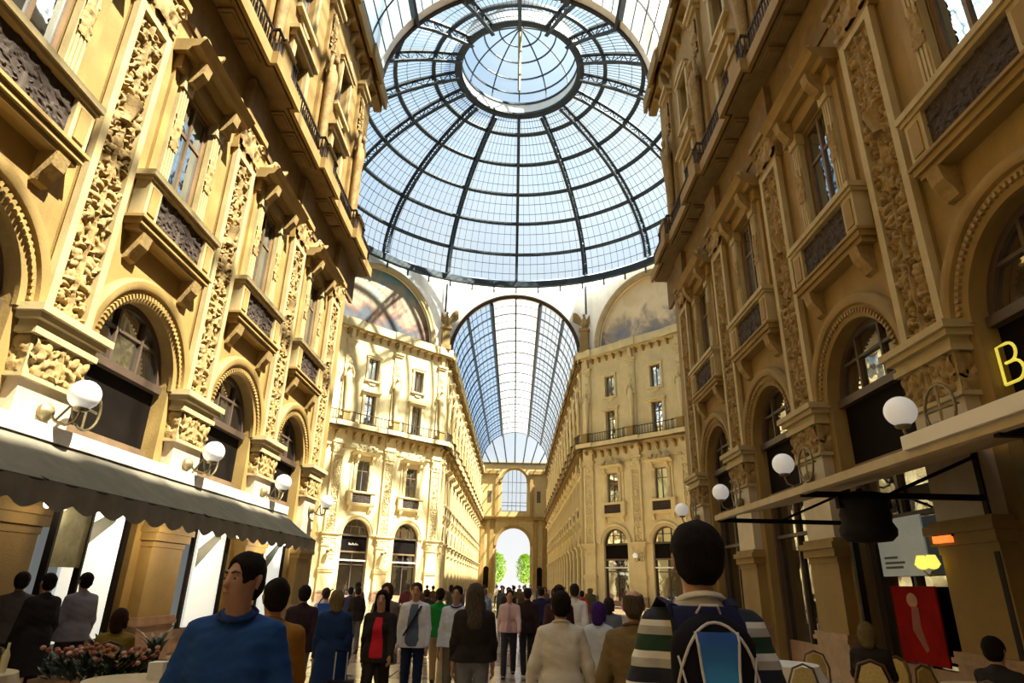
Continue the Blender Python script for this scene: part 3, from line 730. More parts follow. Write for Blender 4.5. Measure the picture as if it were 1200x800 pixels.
for j in range(16):
    a0 = ANG[j]; a1 = ANG[(j+1) % 16]; a1 = a1 if a1 > a0 else a1 + 2*pi
    for k in range(6):
        t0, t1 = TT[k], TT[k+1]
        P = [[dome_pt(a0 + (a1-a0)*i/8, t0 + (t1-t0)*q/3) for i in range(9)] for q in range(4)]
        link('pane', G().grid(P).mesh(ROOFG, 180), dome)
    nd = 10
    for i in range(1, nd):
        al = a0 + (a1-a0)*i/nd; tang = Vector((math.cos(al), -math.sin(al), 0)); ts = [TT[-1]*q/12 for q in range(13)]
        bars.sweep([dome_pt(al, t, -.04) for t in ts], [Vector((math.sin(al)*math.cos(t), math.cos(al)*math.cos(t), math.sin(t))) for t in ts], [tang]*13, [(-.02, -.014), (.02, -.014), (.02, .014), (-.02, .014)], caps=False)
for k in range(6):
    for q in (1/3, 2/3):
        t = TT[k] + (TT[k+1]-TT[k])*q; p = dome_pt(0, t); r = p.y - DY
        path = [(r*math.sin(2*pi*i/96), DY + r*math.cos(2*pi*i/96), p.z) for i in range(96)]; A = [(math.sin(2*pi*i/96), math.cos(2*pi*i/96), 0) for i in range(96)]
        bars.sweep(path, A, [(0,0,1)]*96, [(-.07, -.022), (-.03, -.022), (-.03, .022), (-.07, .022)], closed=True)
link('glazing_bars', bars.mesh(IRON), dome, kind='stuff')
# iron posts of the band under the rim
for i in range(48):
    a = 2*pi*i/48; link('rim_post', G().box(-.08, .08, -.1, .1, 31.9, 32.6).mesh(IRON) if i == 0 else bpy.data.objects['rim_post'].data, dome, Matrix.Translation((18.85*math.sin(a), DY + 18.85*math.cos(a), 0)))
# lantern
lan = link('ceiling_lantern', None, None, None, label='round glazed lantern with a white drum at the crown of the dome', kind='structure')
link('drum', ring_sweep(5.55, 44.85, [(-.15, 0), (.15, 0), (.15, 1.25), (-.15, 1.25)], 64).mesh(PLASTER, 40), lan)
link('drum_ring', ring_sweep(5.5, 46.1, [(-.2, 0), (.2, 0), (.2, .22), (-.2, .22)], 64).mesh(IRON), lan)
link('drum_ring', ring_sweep(5.6, 44.75, [(-.2, 0), (.25, 0), (.25, .14), (-.2, .14)], 64).mesh(IRON), lan)
def lan_pt(al, t): return Vector((5.4*math.cos(t)*math.sin(al), DY + 5.4*math.cos(t)*math.cos(al), 46.2 + 4.2*math.sin(t)))
for j in range(12):
    a0 = 2*pi*j/12; ts = [pi/2*.97*i/10 for i in range(11)]
    link('rib', G().tube([lan_pt(a0, t) for t in ts], .07, 5).mesh(IRON), lan)
    link('pane', G().grid([[lan_pt(a0 + pi/6*i/3, t) for i in range(4)] for t in ts]).mesh(ROOFG, 180), lan)
for t in (.28, .58, .9, 1.2): link('ring', ring_sweep(5.4*math.cos(t), 46.2 + 4.2*math.sin(t), [(-.06, -.06), (.06, -.06), (.06, .06), (-.06, .06)], 48).mesh(IRON), lan)
link('finial_rod', G().tube([(0, DY, 42.9), (0, DY, 50.4)], [.13, .2], 8).mesh(mat('gilt_iron', (.22, .17, .05), .45)), lan)

# ------------------------------------------------------------------ barrel vaults
def vault(name, label, y0, y1, step, Rv=7.0, z0=25.0, M=None, gl=ROOFN, dense=True):
    v = link(name, None, None, M, label=label, kind='structure')
    A = [R(a) for a in (-88, -51, -24, 0, 24, 51, 88)]
    P = lambda a, y, o=0: Vector(((Rv + o) * math.sin(a), y, z0 + (Rv + o) * math.cos(a)))
    n = max(1, round((y1 - y0) / step)); ys = [y0 + (y1-y0)*i/n for i in range(n + 1)]
    aa = [A[0] + (A[-1]-A[0])*i/32 for i in range(33)]
    rib = G().sweep([P(a, 0) for a in aa], [Vector((math.sin(a), 0, math.cos(a))) for a in aa], [(0, 1, 0)]*33, [(-.13, -.04), (.06, -.04), (.06, .04), (-.13, .04)]).mesh(IRON)
    thin = G().sweep([P(a, 0) for a in aa], [Vector((math.sin(a), 0, math.cos(a))) for a in aa], [(0, 1, 0)]*33, [(-.06, -.02), (.02, -.02), (.02, .02), (-.06, .02)]).mesh(IRON)
    for i, y in enumerate(ys): link('rib', rib, v, Matrix.Translation((0, y, 0)))
    for i in range(n): link('glazing_rib', thin, v, Matrix.Translation((0, (ys[i] + ys[i+1])/2, 0)))
    for a in A:
        w_ = .16 if abs(abs(a) - R(24)) < .01 else .09; d_ = .55 if w_ > .1 else .3
        rd = Vector((math.sin(a), 0, math.cos(a))); tg = Vector((math.cos(a), 0, -math.sin(a)))
        link('purlin', G().sweep([P(a, y0), P(a, y1)], [rd]*2, [tg]*2, [(-d_, -w_), (.1, -w_), (.1, w_), (-d_, w_)]).mesh(IRON), v)
    for i in range(n):
        for a0, a1 in zip(A[:-1], A[1:]):
            up = .0
            link('pane', G().grid([[P(a0 + (a1-a0)*q/5, y, up) for q in range(6)] for y in (ys[i], ys[i+1])]).mesh(ROOFM if abs(a0 + a1) < R(30) else gl if a0 > 0 else ROOFB, 180), v)
    b = G()
    for a0, a1 in zip(A[:-1], A[1:]):
        for q in range(1, 5):
            a = a0 + (a1-a0)*q/5; rd = Vector((math.sin(a), 0, math.cos(a))); tg = Vector((math.cos(a), 0, -math.sin(a)))
            b.sweep([P(a, y0), P(a, y1)], [rd]*2, [tg]*2, [(-.05, -.02), (0, -.02), (0, .02), (-.05, .02)])
    link('glazing_bars', b.mesh(IRON), v, kind='stuff')
    return v
vault('ceiling_vault_far', 'glass and iron barrel vault of the far arcade', Y_FAR, 132.0, 4.6)
vault('ceiling_vault_near', 'glass and iron barrel vault of the near arcade overhead', -26, Y_NEAR, 4.65)
for s in (-1, 1): vault('ceiling_vault_left' if s < 0 else 'ceiling_vault_right', 'glass barrel vault of the %s side arcade' % ('left' if s < 0 else 'right'), 19.7, 50, 6, M=TR(0, 44.95, 0, 90 if s < 0 else -90))
# hipped glass end of the far vault
hv = link('ceiling_vault_end', None, None, None, label='fan-shaped glass end of the far vault above the end wall', kind='structure')
def hip(a, q):
    top = Vector((7*math.sin(a), 132.0, 25 + 7*math.cos(a))); base = Vector((7.2*a/R(88), Y_END - .05, 26.6)); return top.lerp(base, q)
hA = [R(-88 + 176*i/8) for i in range(9)]
for a0, a1 in zip(hA[:-1], hA[1:]): link('pane', G().grid([[hip(a0, q), hip(a1, q)] for q in (0, .5, 1)]).mesh(ROOFN), hv)
for a in hA: link('rib', G().tube([hip(a, 0), hip(a, 1)], .13, 5).mesh(IRON), hv)
link('base_beam', G().box(-HW, HW, Y_END - .3, Y_END + .1, 26.4, 26.7).mesh(IRON), hv)

# eagles on the corner piers of the octagon
def build_eagle():
    ped = G().box(-.55, .55, -.55, .55, 25.2, 25.7).box(-.42, .42, -.42, .42, 25.7, 27.6).box(-.56, .56, -.56, .56, 27.6, 27.9).mesh(STONE)
    b = G()
    b.loft([(0, 0, 27.9, .22, .2), (0, .02, 28.3, .36, .32), (0, .05, 28.8, .36, .3), (0, .08, 29.15, .2, .18), (0, .12, 29.35, .13, .13)], 12)
    b.ell((0, .2, 29.5), (.16, .22, .16)); b.add(*G().loft([(0, .42, 29.38, .01, .01), (0, .36, 29.44, .06, .08), (0, .36, 29.52, .05, .07)], 6).__dict__.values())
    nd = Node('eagle_statue', None, [Node('pedestal', ped), Node('body', b.mesh(STONE2, 60))])
    for s in (-1, 1):
        wg = []
        for i in range(9):
            q = i / 8; x = s * (.25 + 1.05 * q); top = 29.0 + 1.1 * math.sin(q * 1.8); bot = 28.3 + .75 * q
            wg.append([(x, -.05 - .2*q, bot + (top-bot)*j/5) for j in range(6)])
        gw = G().grid([[(p[0], p[1] + .10, p[2]) for p in r] for r in wg]).grid([[(p[0], p[1] - .06, p[2]) for p in r] for r in wg])
        for i in range(5):
            q = .25 + .18*i; x = s*(.25 + 1.05*q); gw.tube([(x, .02 - .2*q, 29.0 + 1.1*math.sin(q*1.8)), (x + s*.05, .0, 28.25 + .75*q)], [.07, .03], 5)
        nd.ch.append(Node('wing', gw.mesh(STONE2, 60)))
    return nd
EAG = build_eagle()
for s, lab in ((-1, 'stone eagle with spread wings left of the far vault arch'), (1, 'stone eagle with spread wings right of the far vault arch')):
    place(EAG, TR(s*(HW + .35), Y_FAR - .75, 0, 180 + s*-20), None, None, label=lab, category='statue', group='stone eagles at the corners of the octagon')
    link('corner_strut', G().box(-.1, .1, -.12, .12, 29.6, 33.0).mesh(IRON), dome, Matrix.Translation((s*(HW + .5), Y_FAR - 1.1, 0)))

# ------------------------------------------------------------------ floor
FLOORM = mat('floor_base', (.30, .22, .14), .18, var=.15, scale=1)
SLAB = [mat('floor_slab_cream', (.62, .50, .36), .12, var=.16, scale=2.2, spec=.6), mat('floor_slab_rose', (.46, .31, .22), .12, var=.2, scale=2.5, spec=.6), mat('floor_slab_grey', (.30, .27, .23), .12, var=.2, scale=2.5, spec=.6)]
fl = struct('floor', G().box(-21, 21, -27, 150, -.3, -.02).mesh(FLOORM), 'polished inlaid stone floor of the arcade')
SLM = [G().box(-.9, .9, -.9, .9, -.05, 0).mesh(m) for m in SLAB]; SLB = [G().box(-.9, .9, -.2, .2, -.05, 0).mesh(m) for m in SLAB]
for i in range(8):
    x = -6.44 + 1.84*i
    for j in range(22):
        y = 3.0 + 2.26*j
        link('slab', SLM[(0 if (i + j) % 2 else 1) if 0 < i < 7 else 2], fl, Matrix.Translation((x, y, 0)))
        link('slab_band', SLB[2 if 0 < i < 7 else 0], fl, Matrix.Translation((x, y + 1.13, 0)))
far = G().box(-7.2, 7.2, 53.0, 139, -.05, -.001); link('paving', far.mesh(SLAB[0]), fl)
# outside beyond the arch
struct('ground_outside', G().box(-60, 60, 139, 260, -.3, -.03).mesh(mat('paving_outside', (.6, .58, .54), .7)), 'bright paving of the square beyond the end arch')
# ------------------------------------------------------------------ people: smooth distance fields turned into one skin
def surface_nets(D, o, h):
    s = D < 0; nx, ny, nz = D.shape
    c = np.zeros((nx-1, ny-1, nz-1), np.int8)
    for i in (0, 1):
        for j in (0, 1):
            for k in (0, 1): c += s[i:nx-1+i, j:ny-1+j, k:nz-1+k]
    act = (c > 0) & (c < 8); idx = -np.ones(act.shape, np.int64); ids = np.argwhere(act); idx[act] = np.arange(len(ids))
    P = np.zeros((len(ids), 3)); W = np.zeros(len(ids))
    cor = [(i, j, k) for i in (0, 1) for j in (0, 1) for k in (0, 1)]
    val = {q: D[ids[:, 0]+q[0], ids[:, 1]+q[1], ids[:, 2]+q[2]] for q in cor}
    for a in cor:
        for ax in range(3):
            if a[ax]: continue
            b = list(a); b[ax] = 1; b = tuple(b); va, vb = val[a], val[b]; m = (va < 0) != (vb < 0)
            t = np.where(m, va / np.where(m, va - vb, 1), 0); q = np.array(a, float)[None].repeat(len(ids), 0); q[:, ax] = t
            P += q * m[:, None]; W += m
    P = (P / W[:, None] + ids) * h + o
    F = []
    for ax in range(3):
        sl0 = [slice(None)]*3; sl1 = [slice(None)]*3; sl0[ax] = slice(0, -1); sl1[ax] = slice(1, None)
        cr = s[tuple(sl0)] != s[tuple(sl1)]; e = np.argwhere(cr); u, v = [(1, 2), (2, 0), (0, 1)][ax]
        e = e[(e[:, u] > 0) & (e[:, v] > 0) & (e[:, u] < D.shape[u]-1) & (e[:, v] < D.shape[v]-1)]
        ins = s[e[:, 0], e[:, 1], e[:, 2]]; q = []
        for du, dv in ((-1, -1), (0, -1), (0, 0), (-1, 0)):
            w = e.copy(); w[:, u] += du; w[:, v] += dv; q.append(idx[w[:, 0], w[:, 1], w[:, 2]])
        q = np.stack(q, 1); q[~ins] = q[~ins][:, ::-1]; F.append(q)
    F = np.concatenate(F); F = F[(F >= 0).all(1)]
    return P, F
class Field:
    def __init__(s, lo, hi, h):
        s.o = np.array(lo, float); s.h = h; n = np.ceil((np.array(hi) - s.o) / h).astype(int) + 1
        s.ax = [s.o[i] + np.arange(n[i]) * h for i in range(3)]; s.D = np.full(n, .3)
    def sub(s, lo, hi):
        return tuple(slice(max(0, int((lo[i]-s.o[i])/s.h)), max(0, int((hi[i]-s.o[i])/s.h) + 2)) for i in range(3))
    def cone(s, a, b, ra, rb, sc_=(1, 1, 1), k=.03, mode='add'):
        a = np.array(a, float); b = np.array(b, float); S = np.array(sc_, float); m = max(ra, rb) * max(S) + .09
        sl = s.sub(np.minimum(a, b) - m, np.maximum(a, b) + m)
        X = s.ax[0][sl[0]][:, None, None]; Y = s.ax[1][sl[1]][None, :, None]; Z = s.ax[2][sl[2]][None, None, :]
        ab = (b - a) / S; L = max(ab @ ab, 1e-9)
        px = (X - a[0]) / S[0]; py = (Y - a[1]) / S[1]; pz = (Z - a[2]) / S[2]
        t = np.clip((px*ab[0] + py*ab[1] + pz*ab[2]) / L, 0, 1)
        d = (np.sqrt((px - t*ab[0])**2 + (py - t*ab[1])**2 + (pz - t*ab[2])**2) - (ra + (rb - ra)*t)) * min(S)
        D = s.D[sl]
        if mode == 'add':
            hh = np.clip(.5 + .5*(D - d)/k, 0, 1); s.D[sl] = D*(1-hh) + d*hh - k*hh*(1-hh)
        else: s.D[sl] = np.maximum(D, -d)
    def cut(s, n, off):
        """keep where n.p < off"""
        v = s.ax[0][:, None, None]*n[0] + s.ax[1][None, :, None]*n[1] + s.ax[2][None, None, :]*n[2] - off
        s.D = np.maximum(s.D, v)
    def wrinkle(s, amp, seed=0):
        X, Y, Z = s.ax[0][:, None, None], s.ax[1][None, :, None], s.ax[2][None, None, :]
        s.D = s.D + amp*(np.sin(X*31 + 9*np.sin(Z*17 + seed) + seed)*np.sin(Z*43 + 7*np.sin(X*13) + Y*29) + .6*np.sin(Z*71 + X*23 - Y*31 + seed*2))
    def mesh(s, m, extra=None):
        P, F = surface_nets(s.D, s.o, s.h); g = G(); g.v = [tuple(p) for p in P]; g.f = [tuple(int(i) for i in q) for q in F]
        if extra: g.add(extra.v, extra.f)
        return g.mesh(m, 180)
def rotz(p, a): c, s_ = math.cos(a), math.sin(a); return (p[0]*c - p[1]*s_, p[0]*s_ + p[1]*c, p[2])
POSES = {
    'walk_a': dict(l=(.42, .12), r=(-.22, .35), al=(-.35, .12, .25), ar=(.35, .12, .35)),
    'walk_b': dict(l=(-.22, .35), r=(.40, .12), al=(.38, .12, .35), ar=(-.32, .12, .22)),
    'stand': dict(l=(.04, .06), r=(-.03, .05), al=(.08, .14, .25), ar=(.02, .14, .3)),
    'hold': dict(l=(.10, .08), r=(-.05, .08), al=(.25, .10, 1.5), ar=(.05, .14, .3)),
    'wide': dict(l=(.10, .08), r=(-.10, .10), al=(.02, .30, .35), ar=(.02, .30, .35)),
    'sit': dict(l=(1.48, 1.45), r=(1.44, 1.45), al=(.55, .12, 1.0), ar=(.50, .12, 1.1)),
}
def skeleton(pose):
    p = POSES[pose]; J = {}
    for nm, s, (a, b) in (('l', -1, p['l']), ('r', 1, p['r'])):
        h = Vector((s*.09, 0, .92)); k = h + .44*Vector((s*.02, math.sin(a), -math.cos(a))); f = k + .42*Vector((0, math.sin(a-b), -math.cos(a-b)))
        J['hip'+nm], J['knee'+nm], J['ank'+nm] = h, k, f
    for nm, s, (f_, ab, bd) in (('l', -1, p['al']), ('r', 1, p['ar'])):
        sh = Vector((s*.172, -.008, 1.398)); d = Vector((s*math.sin(ab), math.sin(f_)*math.cos(ab), -math.cos(f_)*math.cos(ab))); e = sh + .29*d
        d2 = Vector((s*math.sin(ab)*.5, math.sin(f_+bd), -math.cos(f_+bd))).normalized(); w_ = e + .25*d2
        J['sh'+nm], J['el'+nm], J['wr'+nm], J['hd'+nm] = sh, e, w_, d2
    dz = .075 - min(J['ankl'].z, J['ankr'].z)
    for k in list(J):
        if not k.startswith('hd'): J[k] = J[k] + Vector((0, 0, dz))
    J['dz'] = dz; return J
CACHE = {}
SKIN = mat('skin', (.44, .24, .15), .5, var=.08, scale=9)
def fab(c, kind='plain'):
    nm = 'cloth_%02d_%02d_%02d' % tuple(int(x*99) for x in c)
    return mat(nm, c, .85, var=.07, scale=9, bump=.08, bscale=140, spec=.2)
def cone(f, J, a, b, ra, rb, e=0, **k): f.cone(J[a], J[b], ra + e, rb + e, **k)
def body_field(J, h, turn=0, w=1.0, female=False):
    z = J['dz']; lo = [-.62, -.55, -.02]; hi = [.62, .95, 1.80 + max(z, 0)]
    f = Field(lo, hi, h)
    torso(f, z, 0, w, female)
    f.cone((0, 0, 1.44+z), (0, .02, 1.56+z), .058, .055)
    head(f, z, turn)
    for s in 'lr':
        cone(f, J, 'sh'+s, 'el'+s, .052, .042); cone(f, J, 'el'+s, 'wr'+s, .042, .028)
        p = J['wr'+s]; d = J['hd'+s]; f.cone(p, p + d*.085, .030, .036, (.55, 1, 1), k=.015)
        cone(f, J, 'hip'+s, 'knee'+s, .082, .052); cone(f, J, 'knee'+s, 'ank'+s, .054, .036)
        a = J['ank'+s]; f.cone(a + Vector((0, -.03, -.03)), a + Vector((0, .13, -.045)), .035, .03)
    return f
def torso(f, z, e=0, w=1.0, female=False):
    x = .072*w
    f.cone((-x, 0, .95+z), (x, 0, .95+z), .108+e, .108+e, (1, .95, 1.1))
    f.cone((0, .0, 1.0+z), (0, .0, 1.16+z), .115*w+e, .118*w+e, (1.12, .88, 1), k=.06)
    f.cone((-.07*w, 0, 1.25+z), (.07*w, 0, 1.25+z), .115+e, .115+e, (1, .95, 1.15), k=.06)
    f.cone((-.105*w, -.01, 1.375+z), (.105*w, -.01, 1.375+z), .066+e, .066+e, (1, 1.15, 1), k=.06)
    for s_ in (-1, 1): f.cone((s_*.02, -.018, 1.465+z), (s_*.16*w, -.01, 1.405+z), .040+e*.5, .036+e*.6, k=.04)
    if female: f.cone((-.07, .09, 1.27+z), (.07, .09, 1.27+z), .055+e, .055+e, k=.03)
def head(f, z, turn=0, e=0):
    q = lambda p: tuple(np.array(rotz(p, turn)) + np.array((0, 0, z)))
    f.cone(q((0, -.012, 1.668)), q((0, .0, 1.63)), .087+e, .086+e, (.90, 1.10, 1.02), k=.02)
    f.cone(q((0, .03, 1.62)), q((0, .045, 1.565)), .062+e, .045+e, (.95, 1, 1), k=.03)
    if not e:
        f.cone(q((0, .092, 1.650)), q((0, .108, 1.613)), .008, .0125, k=.012)
        f.cone(q((-.033, .079, 1.668)), q((.033, .079, 1.668)), .011, .011, k=.018)
        f.cone(q((-.015, .084, 1.578)), q((.015, .084, 1.578)), .011, .011, k=.012)
        for s in (-1, 1): f.cone(q((s*.090, -.012, 1.648)), q((s*.086, -.004, 1.606)), .020, .013, (.55, 1, 1), k=.006)
        for s in (-1, 1): f.cone(q((s*.033, .098, 1.645)), q((s*.033, .098, 1.645)), .013, .013, mode='sub')
def fingers(J):
    g = G()
    for s, sg in (('l', -1), ('r', 1)):
        p = J['wr'+s]; d = J['hd'+s].normalized(); side = d.cross(Vector((1, 0, 0))).normalized(); inn = Vector((-sg, 0, 0))
        for i, (o, L) in enumerate(((-.026, .062), (-.009, .072), (.009, .068), (.025, .052))):
            b = p + d*.088 + side*o; m = b + d*L*.5 + inn*.010; t = b + d*L*.9 + inn*.034
            g.tube([b - d*.02, b, m, t], [.0085, .0088, .0082, .0062], 6)
        b = p + d*.03 + side*-.034; g.tube([b, b + d*.035 - side*.018 + inn*.012, b + d*.068 - side*.016 + inn*.026], [.011, .0105, .0075], 6)
    return g
HOLD = {}
def hair_field(z, h, style, turn):
    f = Field([-.26, -.28, 1.20+z], [.26, .24, 1.84+z], h)
    q = lambda p: tuple(np.array(rotz(p, turn)) + np.array((0, 0, z)))
    th = {'short': .012, 'bald': .008, 'thick': .022, 'bun': .014, 'long': .02, 'bob': .022, 'blond': .02}.get(style, .014)
    f.cone(q((0, -.014, 1.671)), q((0, -.012, 1.640)), .087+th, .084+th, (.92, 1.10, 1.02), k=.02)
    if style in ('short', 'thick', 'bald'): f.cone(q((0, -.06, 1.60)), q((0, -.05, 1.575)), .058, .045, k=.03)
    # open the face
    f.cone(q((0, .135, 1.650)), q((0, .125, 1.50)), .098, .115, (.80, .95, 1), mode='sub')
    if style == 'bald': f.cone(q((0, .0, 1.80)), q((0, -.03, 1.78)), .095, .09, mode='sub')
    if style in ('short', 'bald', 'thick'):
        for s in (-1, 1):
            f.cone(q((s*.085, .03, 1.60)), q((s*.085, .02, 1.54)), .035, .05, mode='sub'); f.cone(q((s*.105, .0, 1.640)), q((s*.105, .0, 1.60)), .026, .024, mode='sub')
        f.cut((0, 0, -1), -(1.545 + z))
    if style == 'long':
        f.cone(q((0, -.075, 1.62)), q((0, -.115, 1.33)), .075, .075, (1.25, .6, 1), k=.04)
        for s in (-1, 1): f.cone(q((s*.078, -.02, 1.62)), q((s*.10, -.03, 1.36)), .030, .034, k=.03)
    if style in ('bob', 'blond'):
        f.cone(q((0, -.06, 1.62)), q((0, -.075, 1.52)), .075, .062, (1.2, .8, 1), k=.04)
        for s in (-1, 1): f.cone(q((s*.082, -.01, 1.63)), q((s*.082, .0, 1.54)), .026, .024, k=.03)
    if style == 'bun': f.cone(q((0, -.11, 1.70)), q((0, -.11, 1.70)), .045, .045, k=.02)
    f.wrinkle(.0022, 3)
    return f
def person(label, x, y, rz, H, pose='walk_a', top=('jacket', (.1, .1, .1)), bottom=('trousers', (.04, .04, .05)), hair=('short', (.03, .02, .015)), h=.016, w=1.0, female=False, turn=0, inner=None, collar=None, face=False, topmat=None, shoes=(.02, .016, .014), group=None, skin=None, zoff=0, feature=None, topname=None):
    J = skeleton(pose); z = J['dz']; s = H / (1.757 if pose != 'sit' else 1.757); T = R(turn)
    root = link('person', None, None, TR(x, y, zoff, rz) @ Matrix.Scale(s, 4), label=label, category='person')
    if group: root['group'] = group
    def get(key, fn):
        if key not in CACHE: CACHE[key] = fn()
        return CACHE[key]
    def own(me, m):
        if me.materials and me.materials[0] == m: return me
        c = me.copy(); c.materials.clear(); c.materials.append(m); return c
    bk = ('body', pose, h, w, female, turn)
    link('body', own(get(bk, lambda: body_field(J, h, T, w, female).mesh(SKIN, fingers(J))), skin or SKIN), root)
    kind, tc = top
    hem = {'jacket': .84, 'shirt': .90, 'coat': .52, 'tee': .90, 'blouson': .93, 'vest': .86}[kind]; e = {'jacket': .018, 'shirt': .014, 'coat': .024, 'tee': .014, 'blouson': .03, 'vest': .028}[kind]
    def mk_top():
        f = Field([-.62, -.5, .35], [.62, .8, 1.62 + max(z, 0)], h); torso(f, z, e, w, female)
        if hem < .95 and pose != 'sit':
            fl = .02 if kind != 'coat' else .05
            f.cone((-.07*w, 0, .98+z), (-.08*w, 0, hem+z), .115+e, .115+e+fl, (1, .95, 1), k=.05); f.cone((.07*w, 0, .98+z), (.08*w, 0, hem+z), .115+e, .115+e+fl, (1, .95, 1), k=.05)
        for q in 'lr':
            if kind != 'vest':
                f.cone(J['sh'+q], J['el'+q], .050+e*.7, .048+e*.6, k=.035)
                if kind != 'tee': f.cone(J['el'+q], J['el'+q].lerp(J['wr'+q], .96), .048+e*.6, .034+e*.5, k=.03)
        f.cone((0, -.01, 1.46+z), (0, .0, 1.50+z), .068+e*.4, .066, (1, 1, 1), k=.025)
        f.wrinkle(.0022, 1 + len(kind))
        f.cut((0, 0, -1), -(hem + z) if pose != 'sit' else -(.86 + z)); f.cut((0, .35, 1), 1.505 + z)
        return f.mesh(None)
    tm = own(get(('top', kind, pose, h, w, female), mk_top), topmat or fab(tc))
    topo = link(topname or kind, tm, root)
    if inner:
        ic, hw2, z0, z1 = inner[:4]
        def mk_in():
            f = Field([-.3, -.1, .6], [.3, .4, 1.6 + max(z, 0)], h); torso(f, z, e + .010, w, female)
            if z0 < .95: f.cone((0, .0, .98+z), (0, .0, z0+z), .135+e, .145+e, (1.1, .95, 1), k=.05)
            f.cone((0, 0, 1.46+z), (0, .01, 1.50+z), .07, .066, k=.02)
            f.wrinkle(.002, 5); f.cut((1, 0, .10), hw2 + .10*1.3); f.cut((-1, 0, .10), hw2 + .10*1.3); f.cut((0, -1, 0), -.02); f.cut((0, 0, -1), -(z0 + z)); f.cut((0, .3, 1), z1 + z); return f.mesh(None)
        link('shirt_front', own(get(('inner', pose, h, w, female, kind, hw2, z0), mk_in), fab(ic)), root)
    if collar:
        link('collar', G().tube([(.085*math.sin(a)*1.0, .0 + .085*math.cos(a), 1.485 + z - .03*math.cos(a)) for a in [2*pi*i/16 for i in range(17)]], .011, 6, False).mesh(fab(collar), 60), root)
    bk_, bc = bottom
    def mk_bot():
        f = Field([-.4, -.75, 0], [.4, 1.0, 1.15 + max(z, 0)], h)
        x_ = .07*w; f.cone((-x_, 0, .96+z), (x_, 0, .96+z), .118, .118, (1, .97, 1.1))
        if bk_ == 'skirt':
            f.cone((-.06, 0, .92+z), (-.07, .0, .5+z), .13, .14, k=.06); f.cone((.06, 0, .92+z), (.07, .0, .5+z), .13, .14, k=.06); f.cut((0, 0, -1), -(.52+z))
        else:
            for q in 'lr': f.cone(J['hip'+q], J['knee'+q], .098, .070, k=.03); f.cone(J['knee'+q], J['ank'+q], .070, .060, k=.02)
            f.wrinkle(.003, 2)
        f.cut((0, 0, 1), 1.04 + z); f.cut((0, 0, -1), -.05); return f.mesh(None)
    link(bk_, own(get(('bot', bk_, pose, h, w), mk_bot), fab(bc)), root)
    for q in 'lr':
        a = J['ank'+q]
        def mk_shoe():
            g = G(); g.loft([(0, .045, -.075, .042, .125), (0, .045, -.055, .046, .13), (0, .035, -.025, .042, .115), (0, -.02, .01, .04, .06), (0, -.03, .03, .038, .05)], 12); return g.mesh(None, 60)
        link('shoe', own(get('shoe', mk_shoe), fab(shoes)), root, Matrix.Translation(a))
    if hair:
        hs, hc = hair
        link('hair', own(get(('hair', hs, z, min(h, .014), turn), lambda: hair_field(z, min(h, .014), hs, T).mesh(None)), mat('hair_%02d_%02d_%02d' % tuple(int(v*99) for v in hc), tuple(v * .7 for v in hc), .75, var=.45, scale=16, bump=.9, bscale=55, stretch=(5, 5, 1), spec=.12)), root)
    if face:
        q = lambda p: tuple(np.array(rotz(p, T)) + np.array((0, 0, z)))
        for sg in (-1, 1):
            ey = link('eye', G().ell(q((sg*.033, .083, 1.644)), (.0120, .0105, .0062), 10, 8).mesh(mat('eye_white', (.30, .25, .21), .3, var=0), 180), root)
            link('iris', G().ell(q((sg*.033, .0915, 1.643)), (.0062, .004, .0055), 8, 6).mesh(mat('eye_dark', (.02, .012, .008), .2, var=0), 180), ey)
            link('eyebrow', G().tube([q((sg*.014, .097, 1.668)), q((sg*.034, .097, 1.675)), q((sg*.056, .085, 1.668))], [.005, .0055, .003], 6).mesh(mat('brow', (.03, .02, .015), .7, var=0), 60), root)
        link('lips', G().tube([q((-.022, .088, 1.578)), q((-.008, .0965, 1.582)), q((.008, .0965, 1.582)), q((.022, .088, 1.578))], [.004, .0068, .0068, .004], 6).mesh(mat('lip', (.30, .11, .08), .5, var=0), 60), root)
    return root, J, s
# ------------------------------------------------------------------ globe lamps on the piers
LAMPM = mat('lamp_brass', (.20, .16, .08), .45, metal=.6, var=.3, scale=10)
def build_lamp():
    nd = Node('wall_lamp')
    nd.ch.append(Node('boss', G().tube([(0, .22, 4.02), (0, .30, 4.02), (0, .36, 4.02), (0, .40, 4.02)], [.13, .15, .10, .03], 12).mesh(LAMPM, 50)))
    arm = [(0, .34, 4.02), (0, .46, 3.88), (0, .64, 3.82), (0, .78, 3.88), (0, .82, 4.0), (0, .82, 4.07)]
    nd.ch.append(Node('arm', G().tube(arm, .022, 8).mesh(LAMPM, 60)))
    sc_ = [(.34 * math.cos(a) - .52, .55, 4.22 + .36 * math.sin(a)) for a in [2*pi*k/24 for k in range(25)]]
    nd.ch.append(Node('scroll', G().tube(sc_, .022, 6).tube([(0, .46, 3.88), (-.18, .55, 4.22), (-.52, .55, 4.22), (-.86, .50, 4.22)], .02, 6).tube([(-.52, .55, 3.86), (-.52, .55, 4.58)], .02, 6).mesh(LAMPM, 60)))
    nd.ch.append(Node('cup', G().lathe([(.02, 0), (.10, .02), (.12, .06), (.05, .07)], 14, (0, .82, 4.03)).mesh(LAMPM, 50)))
    nd.ch.append(Node('globe', G().ell((0, .82, 4.31), (.235, .235, .235), 24, 16).mesh(GLOBE, 180)))
    return nd
LAMP = build_lamp()
ORD = ['nearest', 'second', 'third', 'fourth', 'fifth']
